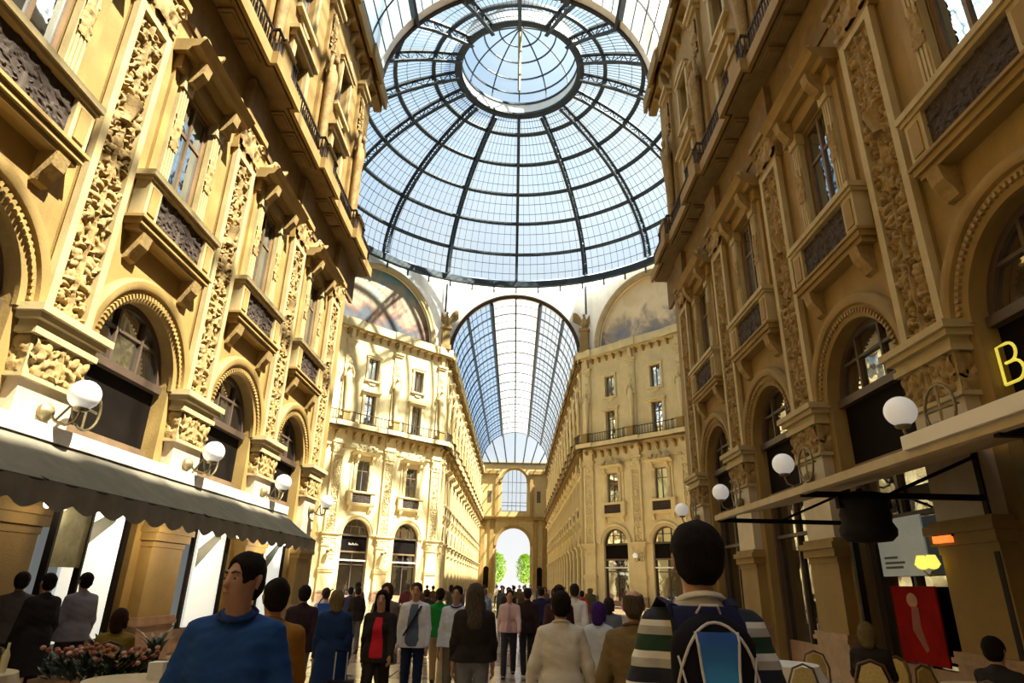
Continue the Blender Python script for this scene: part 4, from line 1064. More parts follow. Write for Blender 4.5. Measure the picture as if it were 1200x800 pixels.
for s, side, rz in ((-1, 'left', -90), (1, 'right', 90)):
    for i, y in enumerate(PIL_Y[2:6]):
        place(LAMP, TR(s*HW, y, 0, rz), None, None, category='lamp', label='white globe wall lamp, %s from the viewer on the %s facade' % (ORD[i], 'sunlit left' if s < 0 else 'shaded right'), group='globe lamps on the near facades')
    for i, u in enumerate(DP[1:3]):
        M = TR(s*HW, Y_FAR, 0, -135 if s < 0 else 135) @ Matrix.Translation(((u if s < 0 else -u), 0, 0))
        place(LAMP, M, None, None, category='lamp', label='small globe lamp on the %s pier of the %s octagon facade' % (('inner', 'outer')[i], side), group='globe lamps on the octagon facades')

# ------------------------------------------------------------------ left awning, shop panels
CANVAS = mat('awning_canvas', (.19, .17, .125), .9, var=.18, scale=2.5, bump=.1, bscale=60)
CANW = mat('awning_cassette', (.78, .76, .72), .5, var=.05)
aw = link('awning', None, None, None, label='long grey canvas awning with scalloped edge over the left cafe', category='awning')
ax0, az0, ax1, az1 = -6.85, 3.60, -5.75, 2.80; ya, yb = 2.2, 20.4
link('cassette', G().box(-7.0, -6.72, ya, yb, 3.55, 3.78).mesh(CANW), aw)
n = 60
P = [[(ax0 + (ax1-ax0)*q, ya + (yb-ya)*i/n, az0 + (az1-az0)*q - .05*math.sin(pi*q)*(1 + .4*math.sin(i*1.05))) for q in [k/6 for k in range(7)]] for i in range(n + 1)]
link('canopy', G().grid(P).mesh(CANVAS, 180), aw)
nv = 400
val = []
for i in range(nv + 1):
    y = ya + (yb-ya)*i/nv; d = .26 + .11*abs(math.sin(pi*(y - ya)/.62)); val.append([(ax1 + .012*math.sin(y*9), y, az1 - d*q/3) for q in range(4)])
link('valance', G().grid(val).mesh(CANVAS, 180), aw)
link('front_bar', G().tube([(ax1 - .02, ya, az1), (ax1 - .02, yb, az1)], .018, 8).mesh(IRONB), aw)
for y in (4.0, 8.4, 13.0, 17.4, 20.2): link('support_arm', G().tube([(-6.9, y, 3.3), (-6.3, y + .1, 3.0), (ax1, y, az1)], .025, 6).mesh(IRONB), aw)
PANELW = mat('panel_added_glow', (.85, .88, .86), .5, var=0, emit=(.92, 1.0, .96), estr=.55)  # glow added so the panels look bright in the shade
GREYP = mat('panel_stripe', (.10, .12, .10), .5, var=.1)
def panel_slats(y, w_, label):
    t = link('glow_panel', G().box(-7.36, -7.30, y - w_/2, y + w_/2, .55, 3.0).mesh(PANELW), None, None, label=label, category='sign')
    g = G(); g.add([(-7.29, y - w_/2 + .04, 2.30), (-7.29, y + w_*.22, 2.80), (-7.29, y + w_*.30, 2.62), (-7.29, y - w_/2 + .04, 1.85)], [(0, 1, 2, 3)])
    g.v = g.v + [(a - .005, b, c) for a, b, c in g.v]; g.f += [(4, 5, 6, 7)]
    link('grey_stripe', g.mesh(GREYP), t); link('frame_post', G().box(-7.36, -7.24, y + w_/2, y + w_/2 + .14, .3, 3.1).mesh(DARKP), t)
panel_slats(12.15, 1.5, 'white panel with added glow and grey stripe behind the lavender grey cafe guest')
panel_slats(16.85, 1.5, 'white panel with added glow and a slanting grey stripe behind the man in blue')
panel_slats(21.3, 1.4, 'white panel with added glow farthest along under the awning')
pm = link('menu_board', G().box(-6.62, -6.55, 9.95, 10.75, 1.75, 3.0).mesh(mat('menu_paper', (.42, .42, .26), .7, var=.35, scale=4)), None, None, label='pale green printed board hanging at the dark cafe front on the left', category='sign')
link('board_rail', G().box(-6.64, -6.53, 9.93, 9.98, 0, 3.3).mesh(IRONB), pm); link('board_rail', G().box(-6.64, -6.53, 10.72, 10.77, 0, 3.3).mesh(IRONB), pm)


# bare bulbs under the awning; the farther ones added to light the piers
BULB = mat('bulb_glow', (1, .85, .6), .4, var=0, emit=(1, .82, .55), estr=14)
for i, (x, y, lab) in enumerate(((-6.5, 9.55, 'leftmost of the bulbs at the dark cafe front'), (-6.45, 9.85, 'second of the bulbs at the dark cafe front'), (-6.3, 12.9, 'added beside the first bare pier'), (-6.3, 16.0, 'added between the two white panels'), (-6.3, 19.2, 'added at the far end of the awning'))):
    t = link('hanging_bulb', None, None, TR(x, y, 0), label='small warm hanging bulb, ' + lab, category='lamp', group='bulbs under the left awning')
    link('bulb', G().ell((0, 0, 2.62), (.05, .05, .065), 12, 8).mesh(BULB, 180), t); link('socket', G().lathe([(.03, 2.68), (.03, 2.76), (.008, 2.77), (.008, 3.1)], 8).mesh(IRONB), t)
    pl = bpy.data.lights.new('bulb_light', 'POINT'); pl.energy = 6 if i < 2 else 110; pl.color = (1, .80, .52); pl.shadow_soft_size = .07
    po = bpy.data.objects.new('bulb_light', pl); col.objects.link(po); po.location = (x + .12, y, 2.52)
# ------------------------------------------------------------------ right canopy and shop details
CANB = mat('canopy_cream', (.50, .42, .27), .7, var=.15, scale=3)
cn = link('canopy_frame', None, None, None, label='cream canvas canopy on a black iron frame along the right shops', category='canopy')
fx, fz = 4.45, 2.95
link('front_rail', G().box(fx - .05, fx + .05, 3.0, 12.95, fz - .03, fz + .07).mesh(CANB), cn)
link('canvas', G().grid([[(fx + (7.1-fx)*q/8, 3.0 + 9.95*i/10, fz + .02 + .62*q/8 - .05*math.sin(pi*q/8)) for q in range(9)] for i in range(11)]).mesh(CANB, 180), cn)
for y in (5.2, 9.05, 12.9):
    link('crossbar', G().box(fx, 7.2, y - .035, y + .035, fz - .06, fz + .02).mesh(IRONB), cn)
    link('brace', G().tube([(5.7, y, fz), (7.15, y, fz + .62)], .028, 6).mesh(IRONB), cn)
for y in (9.05, 12.9): link('post', G().box(7.0, 7.12, y - .05, y + .05, 0, 3.6).mesh(IRONB), cn)
link('cassette', G().box(fx - .10, fx + .16, 3.0, 6.35, 3.0, 3.14).mesh(CANW), cn)
ht = link('patio_heater', None, None, None, label='black bell-shaped heater hanging from the canopy crossbar', category='heater')
g = G(); V = []; F = []; prof = [(.10, 2.98), (.30, 2.93), (.34, 2.84), (.30, 2.76), (.33, 2.66), (.31, 2.56), (.36, 2.46), (.35, 2.38), (.28, 2.31), (.02, 2.28)]
g.loft([(5.28, 9.0, z, r, r) for r, z in prof], 24); link('shade', g.mesh(IRONB, 50), ht)
link('stem', G().tube([(5.28, 9.05, 2.88), (5.28, 9.05, 3.02)], .04, 8).mesh(IRONB), ht)
for s in (-1, 1): link('ear', G().box(5.28 + s*.30 - .06, 5.28 + s*.30 + .06, 8.95, 9.05, 2.74, 2.9).mesh(IRONB), ht)
# the yellow initial on the dark fascia
def flatbox_text(): pass
yl = mat('sign_yellow', (.75, .62, .06), .4, var=0, emit=(.95, .80, .10), estr=.7)
bl_ = [(0, 0), (0, .56)] + [(.20 + .13*math.sin(a), .425 + .135*math.cos(a)) for a in [pi*i/8 for i in range(9)]] + [(.12, .29)]
bl2 = [(.10, .29)] + [(.24 + .15*math.sin(a), .145 + .145*math.cos(a)) for a in [pi*i/8 for i in range(9)]] + [(0, 0)]
to = link('sign_letter', G().tube([(7.40, 8.62 - a, 4.46 + b) for a, b in bl_], .022, 6).tube([(7.40, 8.62 - a, 4.46 + b) for a, b in bl2], .022, 6).mesh(yl, 60), None, None, label='yellow tube letter B on the dark fascia at the right edge', category='sign')
# posters
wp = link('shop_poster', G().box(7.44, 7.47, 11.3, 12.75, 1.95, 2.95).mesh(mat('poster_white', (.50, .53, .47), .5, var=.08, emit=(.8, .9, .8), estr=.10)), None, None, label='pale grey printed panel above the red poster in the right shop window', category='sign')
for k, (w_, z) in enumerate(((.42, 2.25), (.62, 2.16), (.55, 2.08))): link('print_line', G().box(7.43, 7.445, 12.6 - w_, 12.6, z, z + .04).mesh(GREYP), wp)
rp = link('shop_poster', G().box(7.42, 7.45, 11.25, 12.55, .55, 1.78).mesh(mat('poster_red', (.26, .008, .007), .8, var=.3, scale=2, spec=.05)), None, None, label='dark red poster with a pale figure in the right shop window', category='poster')
fg = G().ell((7.415, 11.95, 1.55), (.012, .16, .12)); fg2 = G().tube([(7.415, 11.9, 1.45), (7.415, 11.95, 1.1), (7.415, 11.75, .75)], [(.01, .10), (.01, .13), (.01, .05)], 8)
link('printed_figure', fg2.mesh(mat('poster_pink', (.24, .05, .04), .5, var=.4)), rp); link('printed_face', fg.mesh(mat('poster_skin', (.45, .22, .13), .5, var=.4)), rp)
yw = mat('lamp_glow_yellow', (.9, .65, .08), .4, var=0, emit=(1, .78, .12), estr=1.3)
lp = link('shaded_wall_lamp', None, None, None, label='glowing yellow twin wall lamp beside the red poster', category='lamp')
for k in (0, 1): link('lamp_shade', G().lathe([(.06, .14), (.11, 0), (.10, .0), (.05, .13)], 14, (6.85, 10.25 + .26*k, 2.08)).ell((6.85, 10.25 + .26*k, 2.10), (.10, .10, .09)).mesh(yw, 60), lp)
link('bracket', G().tube([(7.05, 10.38, 1.95), (6.85, 10.38, 1.92), (6.85, 10.26, 2.0)], .015, 6).tube([(6.85, 10.38, 1.92), (6.85, 10.5, 2.0)], .015, 6).mesh(LAMPM), lp)
ol = link('orange_sign_lamp', G().box(6.86, 6.94, 9.75, 10.15, 2.38, 2.48).mesh(mat('glow_orange', (1, .3, .05), .4, var=0, emit=(1, .20, .03), estr=1.4)), None, None, label='small glowing orange light bar above the twin wall lamp', category='lamp')
link('housing', G().box(6.90, 7.02, 9.72, 10.18, 2.46, 2.52).mesh(IRONB), ol)
# shop fronts of the octagon
for s in (-1, 1):
    for k, b in enumerate(DB[:2]):
        M = TR(s*HW, Y_FAR, 0, -135 if s < 0 else 135) @ Matrix.Translation(((b if s < 0 else -b), 0, 0))
        o = place(SHOP, M, None, None, label='%s shop front with black fascia under the %s arch of the %s octagon facade' % (('dark', ('inner', 'outer')[k], 'left' if s < 0 else 'right')), category='shop front')
        link('lintel_bar', G().box(-1.37, 1.37, -.30, -.12, 3.28, 3.40).mesh(CANW), o)
        if s < 0 and k == 1:
            for q in range(9): link('letter_stroke', G().box(-.5 + q*.11, -.44 + q*.11, -.30, -.28, 4.62, 4.70 + .06*((q*7) % 3)).mesh(CANW), o)

# ------------------------------------------------------------------ cafe furniture
CLOTHT = mat('tablecloth_cream', (.55, .45, .28), .85, var=.08, scale=5); CLOTHW = mat('tablecloth_white', (.72, .70, .64), .8, var=.06, scale=5)
CHW = mat('chair_wood', (.10, .05, .025), .5, var=.2); CANE = mat('chair_cane', (.48, .38, .14), .7, var=.2, scale=30)
def build_table(cm):
    top = G().lathe([(.02, .715), (.45, .715), (.46, .735), (.45, .75), (.02, .75)], 24).mesh(CHW)
    nd = Node('cafe_table', None, [Node('tabletop', top), Node('stem', G().lathe([(.04, .03), (.03, .2), (.03, .715)], 10).mesh(IRONB)), Node('foot', G().lathe([(.24, 0), (.22, .03), (.04, .05)], 18).mesh(IRONB))])
    V = []
    for i in range(49):
        a = 2*pi*i/48; V.append([((.47 + .02*q + .022*q*math.sin(a*8))*math.cos(a), (.47 + .02*q + .022*q*math.sin(a*8))*math.sin(a), .757 - .075*q) for q in range(5)])
    cl = G().grid(V); cl.add([(.47*math.cos(2*pi*i/48), .47*math.sin(2*pi*i/48), .757) for i in range(48)], [tuple(range(48))])
    return nd, cl.mesh(cm, 50)
TABC, TCM = build_table(CLOTHT); _, TWM = build_table(CLOTHW)
def build_chair():
    nd = Node('cafe_chair', None, [Node('seat', G().lathe([(.02, .43), (.20, .43), (.21, .45), (.20, .47), (.02, .475)], 18).mesh(CANE, 50))])
    for sx in (-1, 1):
        nd.ch.append(Node('leg', G().tube([(sx*.15, .15, .44), (sx*.18, .19, 0)], [.018, .014], 8).mesh(CHW)))
        nd.ch.append(Node('leg', G().tube([(sx*.15, -.15, .44), (sx*.18, -.2, 0)], [.018, .014], 8).mesh(CHW)))
    bow = [(-.17, -.17, .44), (-.19, -.20, .70), (-.13, -.23, .88), (0, -.24, .93), (.13, -.23, .88), (.19, -.20, .70), (.17, -.17, .44)]
    nd.ch.append(Node('back_bow', G().tube(bow, .014, 8).mesh(CHW, 60)))
    nd.ch.append(Node('backrest', G().prism_uz([(-.14, .52), (.14, .52), (.15, .72), (.10, .86), (0, .90), (-.10, .86), (-.15, .72)], -.235, -.205).mesh(CANE)))
    return nd
CHAIR = build_chair()
def table(x, y, m, lab, grp):
    place(TABC, TR(x, y, 0), None, None, label='round cafe table ' + lab, category='table', group=grp)
    link('tablecloth', m, None, TR(x, y, 0), label=('cream' if m is TCM else 'white') + ' cloth on the cafe table ' + lab, category='tablecloth', group='cloths on the cafe tables')
table(-4.75, 6.6, TCM, 'at the lower left edge', 'left cafe tables'); table(-3.0, 6.55, TCM, 'behind the man in the blue sweater', 'left cafe tables'); table(-3.30, 9.0, TCM, 'between the flower box and the leafy plants', 'left cafe tables')
table(4.0, 9.35, TWM, 'next to the striped sweater under the right canopy', 'right cafe tables'); table(5.5, 7.5, TWM, 'in front of the red poster', 'right cafe tables'); table(4.1, 11.2, TWM, 'farthest along under the right canopy', 'right cafe tables')
for i, (x, y, rz, lab) in enumerate(((3.95, 10.25, 180, 'between the two far right tables'), (4.75, 9.9, 170, 'beside the far right pier'), (5.45, 8.3, 200, 'right of the white table under the canopy'), (5.5, 9.5, 120, 'against the right shop wall'), (3.85, 8.5, 0, 'in front of the table next to the striped sweater'))):
    place(CHAIR, TR(x, y, 0, rz) @ Matrix.Scale(.92, 4), None, None, label='round-backed cane cafe chair ' + lab, category='chair', group='right cafe chairs')
for i, (x, y, rz, lab) in enumerate(((-2.7, 7.5, 180, 'behind the table next to the man in blue'), (-5.15, 7.3, 200, 'at the lower left table'))):
    place(CHAIR, TR(x, y, 0, rz), None, None, label='round-backed cane cafe chair ' + lab, category='chair', group='left cafe chairs')
# things on the tables
def small(name, me, x, y, z, label, cat, grp=None):
    o = link(name, me, None, Matrix.Translation((x, y, z)), label=label, category=cat)
    if grp: o['group'] = grp
    return o
AMB = mat('amber_glass', (.35, .12, .03), .1, var=.1); tumb = G().lathe([(.028, 0), (.035, .13), (.031, .13), (.025, .01)], 14).mesh(AMB, 50)
for i, (dx, dy, lab) in enumerate(((-.22, .12, 'leftmost on the lower left table'), (-.08, .2, 'middle one on the lower left table'), (.04, .06, 'rightmost on the lower left table'))): small('drinking_glass', tumb, -4.75 + dx, 6.6 + dy, .757, 'amber drinking glass, ' + lab, 'glass', 'amber glasses on the left table')
bt = G().lathe([(.03, 0), (.034, .12), (.034, .15), (.012, .21), (.012, .26), (.001, .26)], 14).mesh(mat('bottle_cream', (.75, .68, .38), .3, var=.05), 50)
small('sauce_bottle', bt, -4.45, 6.75, .757, 'pale yellow bottle on the lower left table', 'bottle')
small('napkin_holder', G().prism_vz([(-.05, 0), (.05, 0), (.07, .14), (-.07, .14)], -.07, .07).mesh(mat('napkin', (.78, .76, .70), .8)), -2.9, 6.65, .757, 'white napkin stand on the table behind the man in blue', 'napkin holder')
small('jug', G().lathe([(.05, 0), (.07, .08), (.05, .16), (.06, .2), (.001, .2)], 14).mesh(mat('jug_green', (.20, .22, .06), .3), 50), -3.30, 9.0, .757, 'olive green jug on the table by the leafy plants', 'jug')
# flower box and plants
LEAF = mat('leaf_dark', (.020, .045, .018), .5, var=.4, scale=8); PETAL = mat('petal_rust', (.34, .10, .05), .6, var=.5, scale=20); PETAL2 = mat('petal_pink', (.55, .30, .22), .6, var=.4, scale=20)
rng = random.Random(3)
pb = link('flower_box', G().box(-.55, .55, -.16, .16, 0, .62).box(-.58, .58, -.19, .19, .56, .64).mesh(BROWNM), None, TR(-3.92, 7.40, 0, 0), label='low planter full of rust and pink flowers at the left cafe', category='planter')
def leafblob(cx, cy, z0, z1, rx, ry, n, L, rng, ball=False):
    g = G()
    for i in range(n):
        a = rng.uniform(0, 2*pi); q = math.sqrt(rng.random()); p = Vector((cx + rx*q*math.cos(a), cy + ry*q*math.sin(a), rng.uniform(z0, z1)))
        if ball: q_ = math.sqrt(max(.02, 1 - ((p.z - (z0+z1)/2) / ((z1-z0)/2))**2)); p.x = cx + (p.x - cx)*q_; p.y = cy + (p.y - cy)*q_
        d = Vector((math.cos(a)*.7 + rng.uniform(-.5, .5), math.sin(a)*.7 + rng.uniform(-.5, .5), rng.uniform(.1, 1))).normalized(); s_ = d.cross(Vector((0, 0, 1))).normalized() * L*.22
        m_ = p + d*L*.5 + Vector((0, 0, .01)); e = p + d*L; g.add([p, m_ + s_, e, m_ - s_], [(0, 1, 2, 3)])
    return g
link('foliage', leafblob(0, 0, .6, .82, .55, .2, 420, .13, rng).mesh(LEAF), pb, kind='stuff')
fl_ = G(); fl2 = G()
for i in range(70):
    (fl_ if i % 3 else fl2).ell((rng.uniform(-.56, .56), rng.uniform(-.2, .2), rng.uniform(.80, .95)), (.032, .032, .024), 6, 4)
link('rust_flowers', fl_.mesh(PETAL, 180), pb, kind='stuff'); link('pink_flowers', fl2.mesh(PETAL2, 180), pb, kind='stuff')
for i, (x, y, lab) in enumerate(((-5.6, 10.2, 'nearest the dark cafe front'), (-5.0, 10.6, 'in front of the first bare pier'), (-4.4, 10.9, 'right of the first bare pier'), (-4.0, 11.2, 'beside the blue sweater'))):
    t = link('potted_plant', None, None, TR(x, y, 0), label='dark strap-leaved potted plant ' + lab, category='plant', group='dark plants screening the left cafe')
    link('pot', G().lathe([(.12, 0), (.19, .42), (.21, .46), (.17, .46), (.02, .42)], 16).mesh(DARKP, 50), t)
    for k in range(14):
        a = 2*pi*k/14 + i; L = rng.uniform(.45, .75); c = Vector((math.cos(a), math.sin(a), 0)); sd = Vector((-math.sin(a), math.cos(a), 0))
        rows = [[tuple(c*(.05 + .42*L*q*q) + Vector((0, 0, .44 + L*q*(1 - .35*q))) + sd*w_*.045*(1 - q*.9)*(1 + q)) for w_ in (-1, 0, 1)] for q in (0, .25, .5, .75, 1)]
        link('leaf', G().grid(rows).mesh(LEAF), t)

# trees beyond the far arch
for i, (x, y, lab) in enumerate(((-4.2, 168, 'left of the opening of the far arch'), (3.2, 172, 'right in the opening of the far arch'))):
    t = link('street_tree', None, None, TR(x, y, 0), label='sunlit green tree ' + lab, category='tree', group='trees beyond the arcade')
    link('trunk', G().tube([(0, 0, 0), (.1, 0, 2), (0, .1, 4)], [.22, .18, .1], 8).mesh(CHW), t)
    link('foliage', leafblob(0, 0, 1.8, 8.8, 2.5, 2.5, 1700, .8, rng, True).mesh(mat('leaf_bright', (.22, .36, .04), .6, var=.4, scale=1)), t, kind='stuff')

# ------------------------------------------------------------------ the people
def stripes():
    m = bpy.data.materials.new('striped_knit'); m.use_nodes = True; t = m.node_tree; N = t.nodes; L = t.links; p = N['Principled BSDF']; p.inputs['Roughness'].default_value = .9
    tc = N.new('ShaderNodeTexCoord'); sx = N.new('ShaderNodeSeparateXYZ'); L.new(tc.outputs['Object'], sx.inputs[0])
    dv = N.new('ShaderNodeMath'); dv.operation = 'DIVIDE'; dv.inputs[1].default_value = .205; L.new(sx.outputs['Z'], dv.inputs[0])
    fr_ = N.new('ShaderNodeMath'); fr_.operation = 'FRACT'; L.new(dv.outputs[0], fr_.inputs[0])
    r = N.new('ShaderNodeValToRGB'); r.color_ramp.interpolation = 'CONSTANT'; L.new(fr_.outputs[0], r.inputs[0]); e = r.color_ramp.elements
    e[0].position = 0; e[0].color = (.012, .016, .03, 1); e[1].position = .24; e[1].color = (.42, .42, .40, 1)
    for q, c in ((.38, (.72, .74, .74, 1)), (.50, (.012, .045, .022, 1)), (.76, (.38, .38, .37, 1)), (.90, (.70, .72, .72, 1))): x = e.new(q); x.color = c
    ab = N.new('ShaderNodeMath'); ab.operation = 'ABSOLUTE'; L.new(sx.outputs['X'], ab.inputs[0])
    lt = N.new('ShaderNodeMath'); lt.operation = 'LESS_THAN'; lt.inputs[1].default_value = .135; L.new(ab.outputs[0], lt.inputs[0])
    lz = N.new('ShaderNodeMath'); lz.operation = 'LESS_THAN'; lz.inputs[1].default_value = 1.445; L.new(sx.outputs['Z'], lz.inputs[0])
    mu = N.new('ShaderNodeMath'); mu.operation = 'MULTIPLY'; L.new(lt.outputs[0], mu.inputs[0]); L.new(lz.outputs[0], mu.inputs[1])
    mx = N.new('ShaderNodeMix'); mx.data_type = 'RGBA'; L.new(mu.outputs[0], mx.inputs['Factor']); L.new(r.outputs[0], mx.inputs['A']); mx.inputs['B'].default_value = (.012, .02, .05, 1)
    L.new(mx.outputs['Result'], p.inputs['Base Color']); return m
BLK = (.012, .011, .012); NAVY = (.012, .025, .07)
SK2 = mat('skin_tan', (.36, .20, .13), .5, var=.08, scale=9)
person('man in a blue zip-neck sweater walking towards the viewer, looking down to his right', -.86, 3.25, 186, 1.75, 'wide', ('jacket', (.014, .06, .22)), ('trousers', (.03, .03, .04)), ('short', (.018, .011, .008)), h=.009, turn=-28, face=True, collar=(.012, .03, .12), skin=SK2, topname='sweater')
person('man in a mustard brown jacket just behind the man in the blue sweater', -1.17, 4.6, 15, 1.69, 'walk_a', ('jacket', (.30, .14, .02)), ('trousers', (.05, .04, .04)), ('short', (.02, .014, .01)), h=.013, turn=25)
rs, Js, ss = person('tall man seen from behind in a striped green, white and navy sweater', 1.20, 2.75, 0, 1.88, 'wide', ('shirt', (.1, .1, .1)), ('trousers', (.02, .025, .04)), ('thick', (.012, .008, .008)), h=.010, topmat=stripes(), collar=(.72, .74, .74), topname='sweater')
person('man from behind in a cream jacket with dark hair', .86, 6.0, 2, 1.58, 'wide', ('jacket', (.62, .60, .53)), ('trousers', (.10, .09, .07)), ('thick', (.02, .012, .01)), h=.012, collar=(.60, .58, .50))
person('balding grey-haired man from behind in an olive brown jacket', 1.34, 5.1, -14, 1.62, 'wide', ('jacket', (.17, .125, .06)), ('trousers', (.05, .045, .04)), ('bald', (.14, .11, .08)), h=.012, collar=(.14, .10, .05), turn=12)
person('woman from behind in a black leather jacket with long grey-brown hair and grey trousers', .02, 7.5, 4, 1.63, 'stand', ('blouson', (.012, .014, .018)), ('trousers', (.16, .17, .19)), ('long', (.13, .105, .075)), h=.012, female=True)
person('dark-haired woman in a black coat over a red top walking towards the viewer', -1.24, 8.7, 180, 1.57, 'walk_b', ('jacket', BLK), ('trousers', BLK), ('long', (.02, .008, .006)), h=.013, female=True, inner=((.60, .02, .04), .060, .90, 1.44), face=True)
rw, _, _ = person('man in an open white jacket over a blue-grey shirt with a shoulder strap', -.98, 9.9, 178, 1.63, 'stand', ('jacket', (.66, .67, .70)), ('trousers', NAVY), ('short', (.07, .045, .03)), h=.013, inner=((.10, .14, .22), .075, .86, 1.47), face=True)
person('man in a pale blue shirt and green-grey trousers with a blue neckerchief', -.36, 9.6, 170, 1.60, 'stand', ('shirt', (.52, .58, .72)), ('trousers', (.15, .14, .10)), ('short', (.02, .014, .01)), h=.013, collar=(.03, .04, .25), face=True, skin=SK2)
person('blonde woman from behind in a dark blue coat with bare legs', -1.79, 8.6, 10, 1.52, 'stand', ('coat', (.012, .035, .11)), ('skirt', NAVY), ('blond', (.34, .24, .10)), h=.014, female=True)
person('person in a light blue quilted vest with purple headscarf', 1.44, 8.0, -25, 1.46, 'stand', ('vest', (.48, .55, .66)), ('trousers', (.05, .02, .02)), ('bob', (.09, .03, .28)), h=.014, female=True)
person('man in a green shirt from behind', -.86, 12.0, 0, 1.60, 'walk_a', ('tee', (.012, .22, .04)), ('trousers', (.36, .26, .14)), ('short', (.03, .02, .015)), h=.016)
person('man in a pink striped shirt walking towards the viewer in the middle of the arcade', .36, 13.6, 180, 1.58, 'walk_b', ('shirt', (.60, .42, .42)), ('trousers', (.03, .03, .04)), ('short', (.03, .02, .015)), h=.018, inner=((.40, .28, .30), .03, .92, 1.45))
person('man in a dark brown jacket from behind, right of the pink shirt', .72, 14, 5, 1.62, 'walk_b', ('jacket', (.03, .016, .016)), ('trousers', (.02, .02, .025)), h=.018)
person('man in a navy jumper with a white belt band, beside the dark brown jacket', 1.08, 16, 0, 1.6, 'stand', ('shirt', (.02, .02, .07)), ('trousers', (.03, .025, .025)), h=.018, collar=(.6, .6, .6))
person('dark-haired woman in a maroon coat beyond the cream jacket', 1.17, 11, 0, 1.70, 'walk_a', ('coat', (.05, .015, .02)), ('trousers', BLK), ('bun', (.03, .012, .01)), h=.016, female=True)
person('man in a long white shirt beyond the maroon coat', 1.56, 12.5, -10, 1.72, 'walk_b', ('jacket', (.70, .70, .72)), ('trousers', (.1, .1, .11)), ('short', (.04, .03, .02)), h=.016)
person('small figure in a bright red top in front of the right shops', 2.64, 22, 0, 1.5, 'stand', ('shirt', (.55, .03, .02)), ('trousers', (.03, .05, .03)), h=.02)
person('person in a white top with a bright blue satchel near the left shops', -3.16, 13, 10, 1.55, 'walk_a', ('shirt', (.66, .66, .66)), ('trousers', (.14, .20, .30)), ('short', (.10, .06, .04)), h=.016)
person('person in a dark plum jacket at the left, behind the mustard jacket', -2.49, 9.5, 20, 1.60, 'walk_b', ('jacket', (.035, .02, .025)), ('trousers', (.18, .17, .15)), ('thick', (.03, .015, .012)), h=.016)
person('person in a black jacket in front of the inner left shop', -3.48, 17, 30, 1.5, 'stand', ('jacket', (.015, .014, .02)), ('trousers', (.12, .12, .13)), h=.018)
person('person in a dark blue jacket standing left of the inner left shop', -3.9, 18, 0, 1.48, 'stand', ('jacket', (.03, .035, .10)), ('trousers', (.06, .06, .07)), h=.018)
person('brown-haired woman in grey walking behind the red top', -1.62, 11, 175, 1.66, 'walk_a', ('coat', (.16, .13, .11)), ('trousers', (.05, .04, .04)), ('bob', (.08, .04, .02)), h=.016, female=True)
person('man in a charcoal jacket left of the green shirt', -1.74, 17, 0, 1.53, 'walk_a', ('jacket', (.03, .03, .03)), ('trousers', (.03, .03, .04)), h=.018)
person('man in a grey coat walking behind the pale blue shirt', -.42, 16, 178, 1.58, 'walk_b', ('coat', (.10, .09, .09)), ('trousers', (.03, .03, .04)), h=.018)
person('person in a slate blue jacket in front of the right shop arch', 1.98, 11, -20, 1.47, 'stand', ('jacket', (.12, .14, .20)), ('trousers', (.03, .03, .04)), ('bob', (.05, .04, .05)), h=.016, female=True)
# crowd farther down the arcade: separate people in plain clothes
rc = random.Random(21); CL = [('black', BLK), ('dark grey', (.06, .06, .065)), ('brown', (.10, .055, .03)), ('navy', (.02, .03, .08)), ('beige', (.40, .33, .22)), ('maroon', (.10, .02, .025)), ('white', (.6, .6, .6)), ('olive', (.08, .08, .04)), ('sky blue', (.20, .30, .45)), ('rust', (.25, .09, .03))]
KN = ['jacket', 'coat', 'shirt', 'tee']; used = set()
spots = [(-2.4, 20), (-.6, 21), (.4, 22), (1.5, 20), (2.0, 24), (-1.5, 24), (-3.2, 23), (3.3, 26), (-.1, 26), (.9, 28), (-4.6, 22), (-2.2, 29), (1.8, 31), (-.9, 32), (.4, 35), (2.8, 36), (-3.5, 34), (-1.8, 38), (1.2, 40), (-.3, 43), (3.6, 44), (-4.8, 41), (2.2, 48), (-2.6, 47), (.7, 50), (-.9, 55), (1.8, 57), (-5.5, 30), (4.3, 33), (-6.4, 45), (5.2, 42), (-3.0, 60), (.2, 63)]
for i, (x, y) in enumerate(spots):
    for _t in range(99):
        cn_, cv = rc.choice(CL); kd = rc.choice(KN); bc = rc.choice(['black', 'grey', 'blue', 'tan'])
        if (cn_, kd, bc) not in used: used.add((cn_, kd, bc)); break
    away = rc.random() < .55
    person('%s person in a %s %s and %s trousers %s' % ('distant' if y > 30 else 'passing', cn_, kd.replace('tee', 'short-sleeved shirt'), bc, 'walking away' if away else 'coming closer'), x + rc.uniform(-.15, .15), y, (0 if away else 180) + rc.uniform(-15, 15), rc.uniform(1.53, 1.66), rc.choice(['walk_a', 'walk_b', 'stand']),
           (kd, cv), ('trousers', {'black': BLK, 'grey': (.12, .12, .12), 'blue': (.04, .06, .13), 'tan': (.28, .21, .13)}[bc]), (rc.choice(['short', 'bob', 'thick']), rc.choice([(.03, .02, .015), (.08, .05, .03), (.2, .16, .12)])), h=.022, group='people strolling down the arcade')
